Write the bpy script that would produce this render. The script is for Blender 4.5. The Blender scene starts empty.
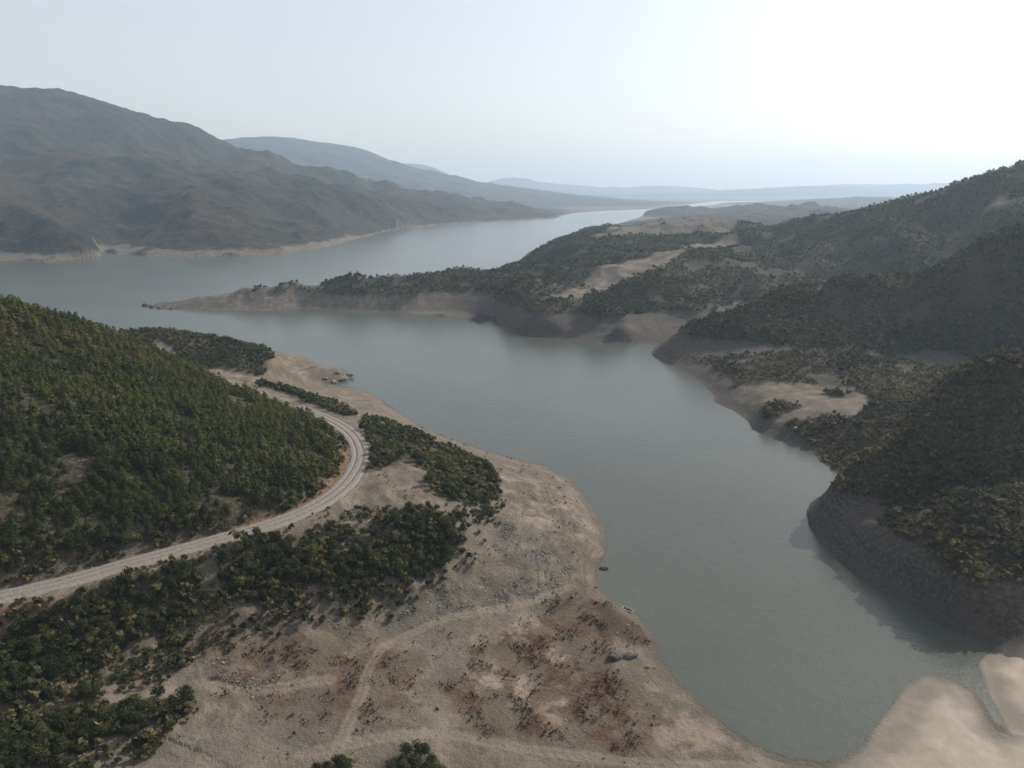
import bpy, math, random
import numpy as np

rng = np.random.default_rng(7)
random.seed(7)
sc = bpy.context.scene
COL = sc.collection

# ------------------------------------------------------------------ camera
W, H = 1024, 768
F = 710.0
HORIZON = 188.0
PITCH = math.atan((H / 2 - HORIZON) / F)
CAM_H = 150.0
cp, sp = math.cos(PITCH), math.sin(PITCH)

cam_d = bpy.data.cameras.new('drone_camera')
cam_d.sensor_fit = 'HORIZONTAL'
cam_d.sensor_width = 36.0
cam_d.lens = F / W * 36.0
cam_d.clip_start = 1.0
cam_d.clip_end = 60000.0
cam = bpy.data.objects.new('drone_camera', cam_d)
cam.location = (0, 0, CAM_H)
cam.rotation_euler = (math.pi / 2 - PITCH, 0, 0)
COL.objects.link(cam)
sc.camera = cam


def ray(px, py):
    u = (px - W / 2) / F
    v = (H / 2 - py) / F
    return np.array([u, cp + v * sp, -sp + v * cp])


def at_z(px, py, z=0.0):
    d = ray(px, py)
    t = (z - CAM_H) / d[2]
    return np.array([d[0] * t, d[1] * t, z])


def at_r(px, py, r):
    d = ray(px, py)
    t = r / math.hypot(d[0], d[1])
    return np.array([d[0] * t, d[1] * t, CAM_H + d[2] * t])


def logpol(p):
    p = np.asarray(p, float)
    return np.stack([np.arctan2(p[..., 0], p[..., 1]), np.log(np.hypot(p[..., 0], p[..., 1]))], -1)


# ------------------------------------------------------------------ noise
def _hash(ix, iy, seed):
    h = (ix * 374761393 + iy * 668265263 + seed * 974634777) & 0xffffffff
    h = ((h ^ (h >> 13)) * 1274126177) & 0xffffffff
    h = (h ^ (h >> 16)) & 0xffffffff
    return h


def gnoise(x, y, seed=0):
    """gradient noise, about -0.7..0.7"""
    xf, yf = np.floor(x), np.floor(y)
    ix, iy = xf.astype(np.int64), yf.astype(np.int64)
    fx, fy = x - xf, y - yf
    u = fx * fx * fx * (fx * (fx * 6 - 15) + 10)
    v = fy * fy * fy * (fy * (fy * 6 - 15) + 10)

    def g(dx, dy):
        a = _hash(ix + dx, iy + dy, seed).astype(np.float64) * (2 * math.pi / 4294967296.0)
        return np.cos(a) * (fx - dx) + np.sin(a) * (fy - dy)
    n0 = g(0, 0) * (1 - u) + g(1, 0) * u
    n1 = g(0, 1) * (1 - u) + g(1, 1) * u
    return n0 * (1 - v) + n1 * v


def fbm(x, y, wl, octv=4, seed=0, gain=0.5):
    s = np.zeros_like(x)
    a = 1.0
    for k in range(octv):
        s += a * gnoise(x / wl + 13.7 * k, y / wl - 7.3 * k, seed + k)
        a *= gain
        wl *= 0.5
    return s


def sstep(a, b, x):
    t = np.clip((x - a) / (b - a), 0, 1)
    return t * t * (3 - 2 * t)


# ------------------------------------------------------------------ shorelines (pixels on the water plane)
def P(*pts):
    return [at_z(a, b)[:2] for a, b in pts]


main_shore_px = [(-300, 338), (-100, 336), (0, 336), (100, 347), (200, 352), (255, 357), (290, 359), (320, 364), (345, 370), (353, 376),
                 (346, 381), (328, 384), (345, 386), (365, 391), (380, 398), (388, 405), (400, 412), (412, 420), (425, 429),
                 (445, 436), (465, 443), (490, 452), (515, 458), (545, 466), (570, 479), (584, 493), (596, 512), (606, 535), (608, 555),
                 (601, 568), (599, 578), (601, 588), (609, 599), (622, 605), (636, 615), (648, 627), (656, 637), (660, 648), (664, 660),
                 (680, 680), (700, 702), (728, 726), (760, 745), (790, 756), (818, 760), (840, 757), (858, 748), (868, 737),
                 (880, 720), (892, 702), (905, 685), (917, 677), (930, 675), (948, 678), (963, 683), (975, 692), (984, 704), (992, 718),
                 (1000, 727), (1003, 720), (998, 711), (992, 702), (986, 690), (981, 678), (978, 665), (984, 657), (992, 651),
                 (980, 642), (962, 634), (940, 625), (915, 610), (890, 597), (862, 581), (838, 561), (820, 543), (810, 528), (807, 512),
                 (810, 503), (822, 496), (838, 490), (849, 487), (843, 480), (838, 469), (822, 459), (800, 449), (776, 440), (752, 429),
                 (748, 422), (735, 412), (715, 402), (713, 394), (700, 382), (682, 372), (662, 362), (651, 353), (656, 346),
                 (640, 342), (618, 343), (600, 344), (580, 341), (555, 338), (530, 336), (512, 331), (497, 325), (490, 319), (475, 321),
                 (450, 317), (430, 315), (408, 313), (390, 312), (360, 311), (330, 309), (300, 308), (280, 310), (250, 311), (220, 310),
                 (190, 310), (165, 309), (148, 307), (143, 304), (150, 305), (190, 303), (250, 298), (310, 295.5), (400, 290),
                 (470, 284), (505, 275), (516, 264), (530, 251), (552, 243), (580, 235), (615, 225), (640, 217), (670, 213.5),
                 (684, 211), (690, 208)]
main_poly = P(*main_shore_px) + [np.array(p) for p in
             [(2100, 7300), (5200, 8600), (30000, 11000), (30000, 1), (20, 1), (0, 22), (-20, 1), (-3000, 1), (-3000, 500)]]
left_shore_px = [(-420, 270), (-100, 265), (-30, 262), (0, 261), (20, 260), (45, 262), (70, 259), (100, 256), (103, 251), (118, 254), (150, 256),
                 (180, 257.5), (215, 256), (245, 256), (262, 255), (290, 252), (318, 248), (340, 244), (352, 240), (372, 235),
                 (388, 231), (420, 227), (455, 224), (480, 222), (520, 220.5), (548, 219), (560, 217.5), (562, 215.5), (575, 213),
                 (600, 211), (640, 209.5), (665, 208), (675, 206)]
left_poly = P(*left_shore_px) + [np.array(p) for p in [(2400, 8600), (6000, 9900), (19500, 13000), (19500, 19500), (-19500, 19500), (-19500, 500)]]


def dens(poly, closed=True, step=0.012):
    lp = logpol(np.array(poly))
    out = []
    n = len(lp)
    for i in range(n if closed else n - 1):
        a, b = lp[i], lp[(i + 1) % n]
        k = max(1, int(np.hypot(*(b - a)) / step))
        if k > 60:
            k = 60
        for j in range(k):
            out.append(a + (b - a) * j / k)
    return np.array(out)


def sdf_poly(A, L, lp):
    """signed distance (log-polar units, + inside)"""
    shp = A.shape
    X, Y = A.ravel().astype(np.float32), L.ravel().astype(np.float32)
    d2 = np.full(X.shape, 1e9, np.float32)
    ins = np.zeros(X.shape, bool)
    n = len(lp)
    for i in range(n):
        x0, y0 = lp[i]
        x1, y1 = lp[(i + 1) % n]
        ex, ey = x1 - x0, y1 - y0
        l2 = ex * ex + ey * ey
        if l2 < 1e-14:
            continue
        wx, wy = X - np.float32(x0), Y - np.float32(y0)
        t = np.clip((wx * ex + wy * ey) / l2, 0, 1)
        dx, dy = wx - t * ex, wy - t * ey
        np.minimum(d2, dx * dx + dy * dy, out=d2)
        if y0 != y1:
            c = ((y0 <= Y) != (y1 <= Y)) & (X < ex * (Y - y0) / ey + x0)
            ins ^= c
    d = np.sqrt(d2)
    return np.where(ins, d, -d).reshape(shp)


# ------------------------------------------------------------------ terrain control points
C = []          # (az, ln r, slope z/r)


def add(p):
    r = math.hypot(p[0], p[1])
    C.append((math.atan2(p[0], p[1]), math.log(r), p[2] / r))


def cz(*pts):       # (px, py, ground height)
    for a, b, z in pts:
        add(at_z(a, b, z))


def cr(*pts):       # (px, py, distance)
    for a, b, r in pts:
        add(at_r(a, b, r))


def crest(*pts, step=0.013, ahead=False, drop=0):
    """a ridge line: control points close together along it"""
    if ahead:
        pts = [(a, b + drop, d * math.hypot(ray(a, b)[0], ray(a, b)[1]) / ray(a, b)[1]) for a, b, d in pts]
    for (a0, b0, r0), (a1, b1, r1) in zip(pts[:-1], pts[1:]):
        n = max(1, int(math.hypot((a1 - a0) / F, math.log(r1 / r0)) / step))
        for k in range(n):
            t = k / n
            add(at_r(a0 + (a1 - a0) * t, b0 + (b1 - b0) * t, r0 * (r1 / r0) ** t))
    add(at_r(*pts[-1]))


def cf(*pts):       # (px, py, distance straight ahead)
    for a, b, d in pts:
        q = ray(a, b)
        add(at_r(a, b, d * math.hypot(q[0], q[1]) / q[1]))


def crz(*pts):      # (px, distance, height); bearing of the pixel column at mid height
    for a, r, z in pts:
        q = at_r(a, 300, r)
        add((q[0], q[1], z))


for lst in (main_shore_px, left_shore_px):
    last = None
    for a, b in lst:
        p = logpol(at_z(a, b)[:2])
        if last is not None and np.hypot(*(p - last)) < 0.018:
            continue
        last = p
        add(at_z(a, b, 0.0))

# near left hill: crest, face, shoulder
cr((-160, 280, 430), (-80, 292, 430), (0, 307, 432), (60, 321, 436), (110, 336, 440), (150, 354, 442))
crz((0, 520, 52), (60, 530, 42), (120, 540, 30), (150, 520, 26), (-100, 540, 60), (-200, 640, 30))
cr((175, 372, 425), (200, 384, 415), (250, 400, 395), (290, 415, 380))
cz((0, 350, 78), (0, 400, 69), (0, 450, 58), (0, 500, 48), (0, 550, 38), (100, 400, 62), (100, 450, 53), (100, 500, 43), (100, 540, 36),
   (200, 430, 46), (200, 480, 40), (200, 520, 34), (270, 450, 37), (270, 490, 34), (310, 440, 35), (320, 470, 32), (-120, 450, 62), (-120, 550, 42))
# headland beyond the crest
cr((165, 339, 600), (190, 341, 605), (220, 344, 600), (250, 352, 585), (270, 362, 560))
cz((160, 368, 22), (190, 372, 22), (230, 378, 20), (255, 385, 19), (275, 375, 13), (300, 375, 7), (330, 374, 5), (345, 375, 3.5), (320, 390, 9), (350, 398, 9), (370, 404, 8))
# road shelf (height 30) and the slopes beneath it
ROADPX = [(-90, 618), (-40, 606), (0, 597), (60, 583), (120, 566), (180, 550), (230, 536), (280, 521), (315, 506), (340, 489), (354, 472), (360, 456),
          (356, 441), (346, 430), (330, 420), (312, 412), (298, 406)]
ROADZ = [30] * 12 + [29.5, 28.5, 27, 25, 23.8]
for (a, b), z in zip(ROADPX[::2], ROADZ[::2]):
    add(at_z(a, b, z))
cz((0, 640, 22), (60, 620, 23), (130, 600, 23), (200, 585, 22), (260, 570, 21), (0, 690, 17), (60, 690, 15), (0, 740, 14), (60, 745, 12), (120, 660, 13.5), (180, 640, 13),
   (110, 708, 11), (190, 690, 9.5), (180, 735, 9), (250, 620, 14), (320, 590, 16), (320, 550, 22), (380, 560, 18), (340, 520, 27), (380, 500, 27), (400, 480, 27), (420, 500, 24), (440, 530, 20), (400, 440, 22), (380, 425, 22),
   (430, 450, 18), (450, 475, 19), (480, 490, 16.5), (470, 460, 11), (500, 480, 11.5), (520, 500, 11), (550, 500, 8), (580, 540, 5), (540, 540, 8.5), (500, 530, 13), (470, 545, 14),
   (480, 575, 8), (430, 590, 8), (380, 610, 6.5), (330, 630, 7), (280, 650, 8), (560, 580, 3.6), (520, 600, 3.8), (460, 630, 4.6), (400, 660, 5.4), (340, 690, 6.2), (270, 720, 7.2), (200, 765, 8.5),
   (590, 620, 2.6), (620, 640, 2.4), (560, 660, 3.2), (500, 690, 4), (420, 730, 5), (640, 700, 1.8), (600, 740, 2.4), (700, 740, 1.0), (520, 766, 3.6), (400, 770, 6), (650, 766, 1.8), (760, 764, .8), (330, 768, 6.5),
   (920, 730, .9), (900, 760, .9), (960, 720, .8), (960, 766, 1.4), (1015, 680, 1.5), (1010, 750, 1.5), (1080, 700, 3), (1080, 780, 2), (840, 780, .8), (700, 800, 2), (300, 820, 7), (100, 820, 10), (500, 850, 4), (800, 850, 1.5), (1100, 860, 3))
# near right ridge
crz((1150, 420, 46), (1090, 410, 52), (1060, 404, 55), (1250, 430, 34))
crest((1024, 362, 395), (985, 383, 385), (950, 408, 374), (925, 427, 364), (900, 446, 355), (875, 455, 347), (850, 473, 341), (830, 487, 333))
cz((1024, 600, 12), (1024, 560, 20), (1024, 500, 30), (1024, 440, 40), (1024, 400, 47), (960, 600, 11), (960, 560, 19), (960, 500, 27), (960, 450, 34), (900, 570, 9), (900, 530, 17), (900, 480, 23), (860, 540, 10), (860, 505, 14.5), (830, 520, 8),
   (1100, 600, 14), (1100, 500, 33), (1150, 640, 6), (1200, 500, 26), (1250, 600, 6))
crz((1060, 540, 26), (980, 490, 20), (920, 440, 12), (880, 405, 8))
cz((870, 430, 10), (900, 400, 15), (820, 430, 7.5), (785, 424, 6.5), (860, 460, 5))
# flat and second ridge
cz((800, 400, 12), (850, 402, 13), (760, 390, 9), (730, 385, 6), (770, 412, 9), (830, 385, 14), (750, 370, 12))
crz((1100, 830, 98), (1200, 850, 92))
crest((1024, 247, 800), (985, 256, 790), (950, 265, 775), (900, 278, 755), (850, 291, 735), (800, 301, 715), (760, 306, 700), (720, 319, 680), (695, 328, 668), (675, 337, 662))
cz((1024, 300, 48), (960, 330, 33), (900, 330, 32), (850, 345, 23), (800, 350, 19.5), (750, 345, 17), (700, 352, 10), (900, 375, 19), (950, 370, 22), (800, 320, 33), (900, 295, 48), (1024, 260, 78), (960, 285, 62))
crz((1150, 1000, 90), (1024, 960, 62), (950, 930, 44), (900, 900, 34), (850, 860, 25), (800, 830, 18), (750, 800, 13), (710, 770, 8))
# far right ridge
crest((1150, 137, 1150), (1090, 151, 1180), (1024, 170, 1220), (985, 178, 1240), (950, 185, 1260), (915, 196, 1290), (898, 201, 1300), (870, 211, 1340), (845, 218, 1370), (800, 226, 1430), (765, 229, 1500), (730, 226, 1560), (700, 224, 1600), (660, 223, 1640), (640, 227, 1600))
cr((1024, 205, 1080), (960, 220, 1100), (900, 240, 1080), (850, 250, 1080), (800, 262, 1040), (760, 275, 980), (720, 290, 900), (690, 300, 830), (720, 262, 1020), (750, 250, 1150), (690, 262, 1000), (660, 264, 985), (700, 242, 1260), (740, 238, 1330), (650, 244, 1250), (610, 240, 1400), (580, 238, 1480))
cz((680, 320, 12), (665, 335, 4), (650, 320, 14), (640, 300, 28))
# spur with the pale strip, peninsula
cr((545, 295, 800), (575, 300, 780), (600, 306, 750), (620, 318, 720), (560, 290, 830), (600, 286, 860), (640, 274, 920), (560, 281, 900), (600, 268, 990), (560, 262, 1080), (545, 252, 1250), (560, 241, 1420), (535, 256, 1380))
cz((530, 320, 15), (560, 322, 14), (590, 328, 9), (615, 332, 7), (510, 318, 8))
crz((505, 800, 8))
crest((152, 304.8, 1032), (175, 302, 1024), (200, 299, 1015), (250, 294, 998), (290, 291, 985), (330, 289, 972), (370, 287.5, 962), (410, 285, 955), (450, 281, 958), (490, 279, 955), (520, 278, 958))
cz((440, 300, 22), (480, 302, 22), (400, 300, 13), (360, 301, 10), (300, 302, 7), (250, 304, 5), (500, 300, 21))
# behind the far right ridge
crz((1024, 1700, 90), (900, 1900, 40), (800, 2000, 25), (700, 2100, 20), (640, 2000, 6), (1150, 2000, 120))
crest((692, 215, 3700), (730, 212, 3750), (765, 209, 3800), (790, 206, 3850), (806, 203.5, 3850), (820, 206.5, 3850), (850, 213, 3900))
cr((760, 219, 3000), (880, 214, 3900), (740, 213, 4600), (800, 211, 4800))
crest((740, 208, 6600), (790, 204, 6800), (815, 201, 6900), (832, 199, 7000), (870, 198, 7000), (890, 199, 7000), (950, 198, 7000), (1100, 192, 7000))
crz((850, 4700, 30), (760, 4700, 15), (950, 4000, 40), (1100, 3500, 80))
cr((640, 195, 14489), (680, 194, 14489), (730, 193, 14489), (780, 190, 14489), (830, 191, 14489), (890, 194, 14489), (1000, 190, 14489), (600, 190, 16560), (640, 187, 17250), (700, 189, 17250))
# far left mountain
crest((-250, 99, 3900), (-100, 92, 3900), (0, 89, 3800), (40, 88, 3780), (72, 90, 3720), (100, 98, 3650), (125, 108, 3600), (150, 120, 3520), (180, 135, 3420), (212, 151, 3320), (240, 161, 3300), (280, 173, 3250), (320, 178, 3250), (360, 187, 3250), (400, 197, 3350), (440, 205, 3450), (480, 211, 3550), (530, 214.5, 3700), (556, 216, 3740), ahead=True, drop=2)
cf((0, 130, 3000), (0, 165, 2500), (0, 190, 2200), (60, 150, 2800), (60, 185, 2300), (110, 150, 2900), (110, 185, 2350), (160, 165, 2700), (150, 200, 2100), (200, 175, 2650), (250, 190, 2500), (300, 200, 2500), (350, 210, 2500), (400, 212, 2800),
   (-20, 208, 1720), (20, 210, 1710), (55, 218, 1690), (85, 230, 1670), (120, 232, 1900), (150, 235, 1800), (190, 207, 1900), (215, 208, 1880), (225, 228, 1780), (170, 225, 1800), (245, 225, 1850), (280, 220, 2050), (320, 220, 2200), (130, 215, 2050), (-150, 215, 1750))
cz((150, 250, 12), (200, 252, 10), (230, 251, 12), (280, 247, 14), (130, 250, 14), (130, 251.5, 9))
cf((50, 251, 1490), (20, 250, 1500), (75, 250, 1505), (92, 251, 1560), (0, 250, 1500), (-30, 252, 1490), (60, 240, 1535), (20, 236, 1560), (90, 243, 1610))
crz((60, 6000, 300), (250, 5800, 120), (350, 5800, 80), (450, 6200, 50))
# second and third ranges
crest((150, 152, 8700), (225, 140, 8700), (260, 137, 8700), (292, 138, 8700), (330, 145, 8700), (366, 151, 8700), (380, 160, 8772), (395, 170, 8845), (425, 176, 8990), (450, 182, 9135), (490, 186, 9425), (530, 193, 9860), (570, 199, 10150), (620, 204, 10440))
cr((300, 185, 5000), (400, 195, 5200), (500, 206, 5400))
cr((390, 162, 13950), (425, 163, 13950), (440, 169, 13950), (455, 178, 13950), (480, 185, 14250), (520, 191, 14700))
crest((475, 187, 16800), (490, 181, 16800), (505, 178.5, 16800), (527, 178, 16800), (545, 186, 16800), (580, 190, 16800))
crz((300, 11500, 250), (420, 11000, 140), (560, 12500, 40), (300, 16500, 300), (-300, 10000, 500), (-300, 16000, 300), (640, 13000, 30), (800, 14000, 30))
# lake bed
for a, b in ((450, 400), (550, 420), (600, 400), (650, 450), (700, 500), (750, 600), (780, 700), (700, 600), (750, 500), (560, 370), (420, 340), (300, 325), (200, 320), (100, 320), (100, 290), (0, 290), (300, 270), (200, 275), (400, 255), (450, 250), (500, 238), (560, 228), (600, 218), (640, 600), (850, 680), (-100, 300)):
    p = at_z(a, b, 0)
    add((p[0], p[1], -0.05 * math.hypot(p[0], p[1])))

C = np.array(C)
# drop near-duplicates
keep = []
for i in range(len(C)):
    if all(np.hypot(C[i, 0] - C[j, 0], C[i, 1] - C[j, 1]) > 0.006 for j in keep):
        keep.append(i)
C = C[keep]


def tps_fit(C, lam=5e-5):
    X = C[:, :2]
    n = len(X)
    d2 = ((X[:, None] - X[None]) ** 2).sum(-1)
    K = np.where(d2 > 0, 0.5 * d2 * np.log(d2 + 1e-20), 0) + lam * np.eye(n)
    Pm = np.concatenate([np.ones((n, 1)), X], 1)
    M = np.zeros((n + 3, n + 3))
    M[:n, :n] = K
    M[:n, n:] = Pm
    M[n:, :n] = Pm.T
    b = np.zeros(n + 3)
    b[:n] = C[:, 2]
    return np.linalg.solve(M, b)


wts = tps_fit(C)


def tps_eval(A, L):
    shp = A.shape
    X, Y = A.ravel(), L.ravel()
    out = wts[-3] + wts[-2] * X + wts[-1] * Y
    for i in range(len(C)):
        d2 = (X - C[i, 0]) ** 2 + (Y - C[i, 1]) ** 2 + 1e-20
        out += wts[i] * 0.5 * d2 * np.log(d2)
    return out.reshape(shp)


# ------------------------------------------------------------------ polar grid
AZ0, AZ1 = math.radians(-50), math.radians(50)
R0, R1 = 60.0, 18000.0
NA, NR = 1301, 1401
az = np.linspace(AZ0, AZ1, NA)
lr = np.linspace(math.log(R0), math.log(R1), NR)


def upsample(Z, ia, ir):
    """coarse grid (nr, na) -> fine grid by bilinear interpolation"""
    nr, na = Z.shape
    fa = np.linspace(0, na - 1, NA)
    fr = np.linspace(0, nr - 1, NR)
    a0 = np.minimum(fa.astype(int), na - 2)
    r0 = np.minimum(fr.astype(int), nr - 2)
    ta = (fa - a0)[None, :]
    tr = (fr - r0)[:, None]
    Zr = Z[r0] * (1 - tr) + Z[r0 + 1] * tr
    return Zr[:, a0] * (1 - ta) + Zr[:, a0 + 1] * ta


ca, cl = np.linspace(AZ0, AZ1, 326), np.linspace(lr[0], lr[-1], 351)
CA, CL = np.meshgrid(ca, cl)
Sc = tps_eval(CA, CL)
ma, ml = np.linspace(AZ0, AZ1, 651), np.linspace(lr[0], lr[-1], 701)
MA, ML = np.meshgrid(ma, ml)
main_lp = dens(main_poly)
left_lp = dens(left_poly)
sd_main_c = sdf_poly(MA, ML, main_lp)
sd_left_c = sdf_poly(MA, ML, left_lp)

A2, L2 = np.meshgrid(az, lr)
RR = np.exp(L2)
XX, YY = RR * np.sin(A2), RR * np.cos(A2)
Zb = upsample(Sc, 0, 0) * RR
sdM = upsample(sd_main_c, 0, 0) * RR
sdL = upsample(sd_left_c, 0, 0) * RR
sd = np.maximum(sdM, sdL)
jit = fbm(XX, YY, 14.0, 3, 50) * np.clip(RR * 0.004, 0.5, 1.6) + fbm(XX, YY, 110.0, 4, 55) * np.clip(RR * 0.006 - 3, 0, 14)
px_m = RR / F
mudm = sdf_poly(MA, ML, logpol(np.array(P((840, 765), (865, 740), (905, 683), (930, 672), (970, 690), (1000, 735), (1200, 735), (1200, 900), (800, 900)))))
mudm = sstep(-3, 4, upsample(mudm, 0, 0) * RR)
mud2 = sdf_poly(MA, ML, logpol(np.array(P((976, 655), (1010, 650), (1200, 650), (1200, 800), (1010, 735), (985, 700)))))
mudm = np.maximum(mudm, sstep(-2, 3, upsample(mud2, 0, 0) * RR))
sd = sd + jit * (1 - 0.6 * mudm)


def px_mask(pts, soft=3.0, z=0.0):
    """soft world-space mask from a polygon marked out on the ground at height z (or one height per point)"""
    q = []
    for p in pts:
        zz = p[2] if len(p) > 2 else z
        q.append(at_z(p[0], p[1], zz)[:2])
    m = sdf_poly(MA, ML, logpol(np.array(q)))
    return sstep(-soft, soft, upsample(m, 0, 0) * RR + fbm(XX, YY, 9.0, 3, 71) * soft)


# road: distance to centreline and level
def resample(pts, step):
    pts = np.array(pts, float)
    # Catmull-Rom through the points, then even spacing
    P0 = np.concatenate([[2 * pts[0] - pts[1]], pts, [2 * pts[-1] - pts[-2]]])
    dense = []
    for i in range(1, len(P0) - 2):
        for t in np.linspace(0, 1, 40, endpoint=False):
            a, b, c, d = P0[i - 1:i + 3]
            dense.append(0.5 * (2 * b + (c - a) * t + (2 * a - 5 * b + 4 * c - d) * t * t + (3 * b - a - 3 * c + d) * t ** 3))
    dense = np.array(dense + [pts[-1]])
    s = np.concatenate([[0], np.cumsum(np.linalg.norm(np.diff(dense[:, :2], axis=0), axis=1))])
    n = int(s[-1] / step)
    t = np.linspace(0, s[-1], n)
    return np.stack([np.interp(t, s, dense[:, k]) for k in range(3)], 1)


road_c = resample([at_z(a, b, z) for (a, b), z in zip(ROADPX, ROADZ)], 1.2)
ROAD_W = 4.7


def polyline_dist(line, maxd, X=XX, Y=YY):
    """distance to a line and its height; only evaluated near it"""
    D = np.full(X.shape, 1e6)
    Zl = np.zeros(X.shape)
    rl = np.hypot(line[:, 0], line[:, 1])
    al = np.arctan2(line[:, 0], line[:, 1])
    r_lo, r_hi = rl.min() - maxd, rl.max() + maxd
    i0, i1 = np.searchsorted(lr, math.log(max(r_lo, 61))), np.searchsorted(lr, math.log(r_hi))
    m = maxd / rl.min()
    j0, j1 = np.searchsorted(az, al.min() - m), np.searchsorted(az, al.max() + m)
    x, y = X[i0:i1, j0:j1], Y[i0:i1, j0:j1]
    d = np.full(x.shape, 1e6)
    zz = np.zeros(x.shape)
    for k in range(0, len(line)):
        dk = np.hypot(x - line[k, 0], y - line[k, 1])
        b = dk < d
        d[b] = dk[b]
        zz[b] = line[k, 2]
    D[i0:i1, j0:j1] = d
    Zl[i0:i1, j0:j1] = zz
    return D, Zl


rd_d, rd_z = polyline_dist(road_c, 30)

# flats (gentle, few gullies)
flat_px = [(330, 690), (420, 630), (520, 600), (575, 565), (600, 560), (640, 600), (670, 660), (760, 750), (850, 780), (600, 900), (300, 900), (200, 768)]
flatm = px_mask([(a, b, 3) for a, b in flat_px], 6)
nearleft = px_mask([(-2000, 333), (0, 333), (340, 362), (362, 374), (470, 430), (600, 480), (625, 560), (680, 640), (780, 740), (850, 735), (880, 690), (905, 668), (962, 668), (968, 650), (995, 650), (1300, 648), (1300, 900), (600, 1100), (-2000, 1100)], 1.0)
hillA = px_mask([(-300, 300, 60), (0, 300, 80), (150, 350, 50), (260, 395, 37), (335, 425, 33), (335, 470, 32), (300, 505, 32), (250, 520, 32), (150, 545, 32), (0, 580, 32), (-300, 640, 32)], 4)
headm = px_mask([(120, 330, 25), (165, 333, 20), (250, 343, 20), (276, 358, 18), (262, 375, 18), (225, 372, 20), (190, 372, 22), (130, 360, 30)], 4)

# large relief noise
land = sstep(0, 1, sd / (0.03 * RR + 6))
rough = (1 - mudm) * (1 - 0.55 * flatm) * np.where(nearleft > .5, 2.3, 1.6)
Zd = np.zeros_like(XX)
for wl, amp, seed in ((46, 1.7, 1), (23, 1.15, 2), (11.5, .75, 3), (5.8, .42, 4), (2.9, .2, 5)):
    f = sstep(1.2, 2.6, wl / (0.0075 * RR))
    n = gnoise(XX / wl, YY / wl, seed)
    n2 = 0.5 - np.abs(gnoise(XX / wl + 31, YY / wl + 17, seed + 20)) * 1.6
    Zd += f * amp * (0.6 * n + 0.55 * n2) * rough * np.where(RR < 640, sstep(-0.5, 9, Zb) * 0.8 + .12, sstep(-2, 5, Zb))
far_r = sstep(600, 800, RR) + 0.5 * (1 - sstep(600, 800, RR)) * (A2 > math.radians(12))
mt = sstep(1500, 1900, RR)
for wl, amp, seed in ((900, 60, 11), (420, 48, 12), (210, 30, 13), (105, 14, 14), (52, 6, 15)):
    f = sstep(1.2, 2.6, wl / (0.0075 * RR))
    wx = XX + 0.35 * wl * gnoise(XX / wl * .7, YY / wl * .7, seed + 40)
    wy = YY + 0.35 * wl * gnoise(XX / wl * .7 + 9, YY / wl * .7, seed + 50)
    n2 = (0.27 if wl > 150 else .36) - np.abs(gnoise(wx / wl, wy / wl, seed + 30)) * 1.7
    hfac = np.clip(Zb / (wl * 0.16 + 10), 0, 1) ** 1.2
    mid = (RR > 600) | (A2 > math.radians(12))
    k = mt + (1 - mt) * (0.85 if wl <= 210 else (0.15 if wl < 500 else 0.0)) * far_r
    Zd += f * amp * n2 * hfac * k * np.where(RR > 5200, 0.55, 1.0) * (1 - .72 * sstep(330, 520, Zb) * (wl > 150))
Zd += sstep(10000, 13000, RR) * 110 * gnoise(XX / 2100, YY / 2100, 19) * np.clip(Zb / 120, 0, 1)
sx, tx = .51 * XX + .86 * YY, .86 * XX - .51 * YY
wq = 160 * gnoise(XX / 600, YY / 600, 401)
lm = sstep(-.02, -.06, A2) * sstep(1350, 1600, RR) * np.clip(Zb / 60, 0, 1) * (1 - .6 * sstep(330, 520, Zb))
for wl, st, amp, seed in ((330, 3.2, 42, 411), (150, 3.5, 19, 412), (70, 3.0, 8, 413)):
    Zd += lm * amp * (0.26 - np.abs(gnoise((sx + wq * wl / 330) / wl, tx / (wl * st), seed)) * 1.75)
Zd = np.where(RR > 600, np.maximum(Zd, -0.4 * np.maximum(Zb, 0)), Zd)
tipm = px_mask([(120, 312, 0), (160, 300, 5), (250, 290, 10), (340, 286, 15), (420, 282, 20), (420, 312, 0), (250, 316, 0)], 6)
for wl, amp, seed in ((60, 3.2, 301), (30, 3.0, 302), (15, 1.8, 303)):
    Zd += tipm * amp * (0.38 - np.abs(gnoise(XX / wl, YY / wl, seed)) * 1.7)
Zl = Zb + Zd * land
Zl = Zl * (1 - mudm) + mudm * (0.06 + 0.45 * (1 - np.exp(-np.maximum(sd, 0) / 9)) + .05 * fbm(XX, YY, 8, 3, 63))
low = 0.12 + 0.022 * sd
Z = np.where(sd > 0, np.maximum(Zl, np.minimum(low, 1.5)), np.minimum(-0.15 + 0.09 * sd, Zb * 0 - 0.15))
Z = np.where((sd > 0) & (sd < 9), Z * (0.55 + 0.45 * sd / 9) + 0.05, Z)
# cut and fill for the road
w = sstep(13, ROAD_W + 0.9, rd_d)
Z = Z * (1 - w) + (rd_z - 0.25) * w
Z = np.maximum(Z, -4.0)
# eroded bank of the small creek in the mud
Zgrid = Z


def ground(x, y):
    a = np.arctan2(x, y)
    l = np.log(np.hypot(x, y))
    fa = (a - AZ0) / (AZ1 - AZ0) * (NA - 1)
    fr = (l - lr[0]) / (lr[-1] - lr[0]) * (NR - 1)
    fa = np.clip(fa, 0, NA - 1.001)
    fr = np.clip(fr, 0, NR - 1.001)
    a0, r0 = fa.astype(int), fr.astype(int)
    ta, tr = fa - a0, fr - r0
    return ((Z[r0, a0] * (1 - ta) + Z[r0, a0 + 1] * ta) * (1 - tr) + (Z[r0 + 1, a0] * (1 - ta) + Z[r0 + 1, a0 + 1] * ta) * tr)


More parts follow.
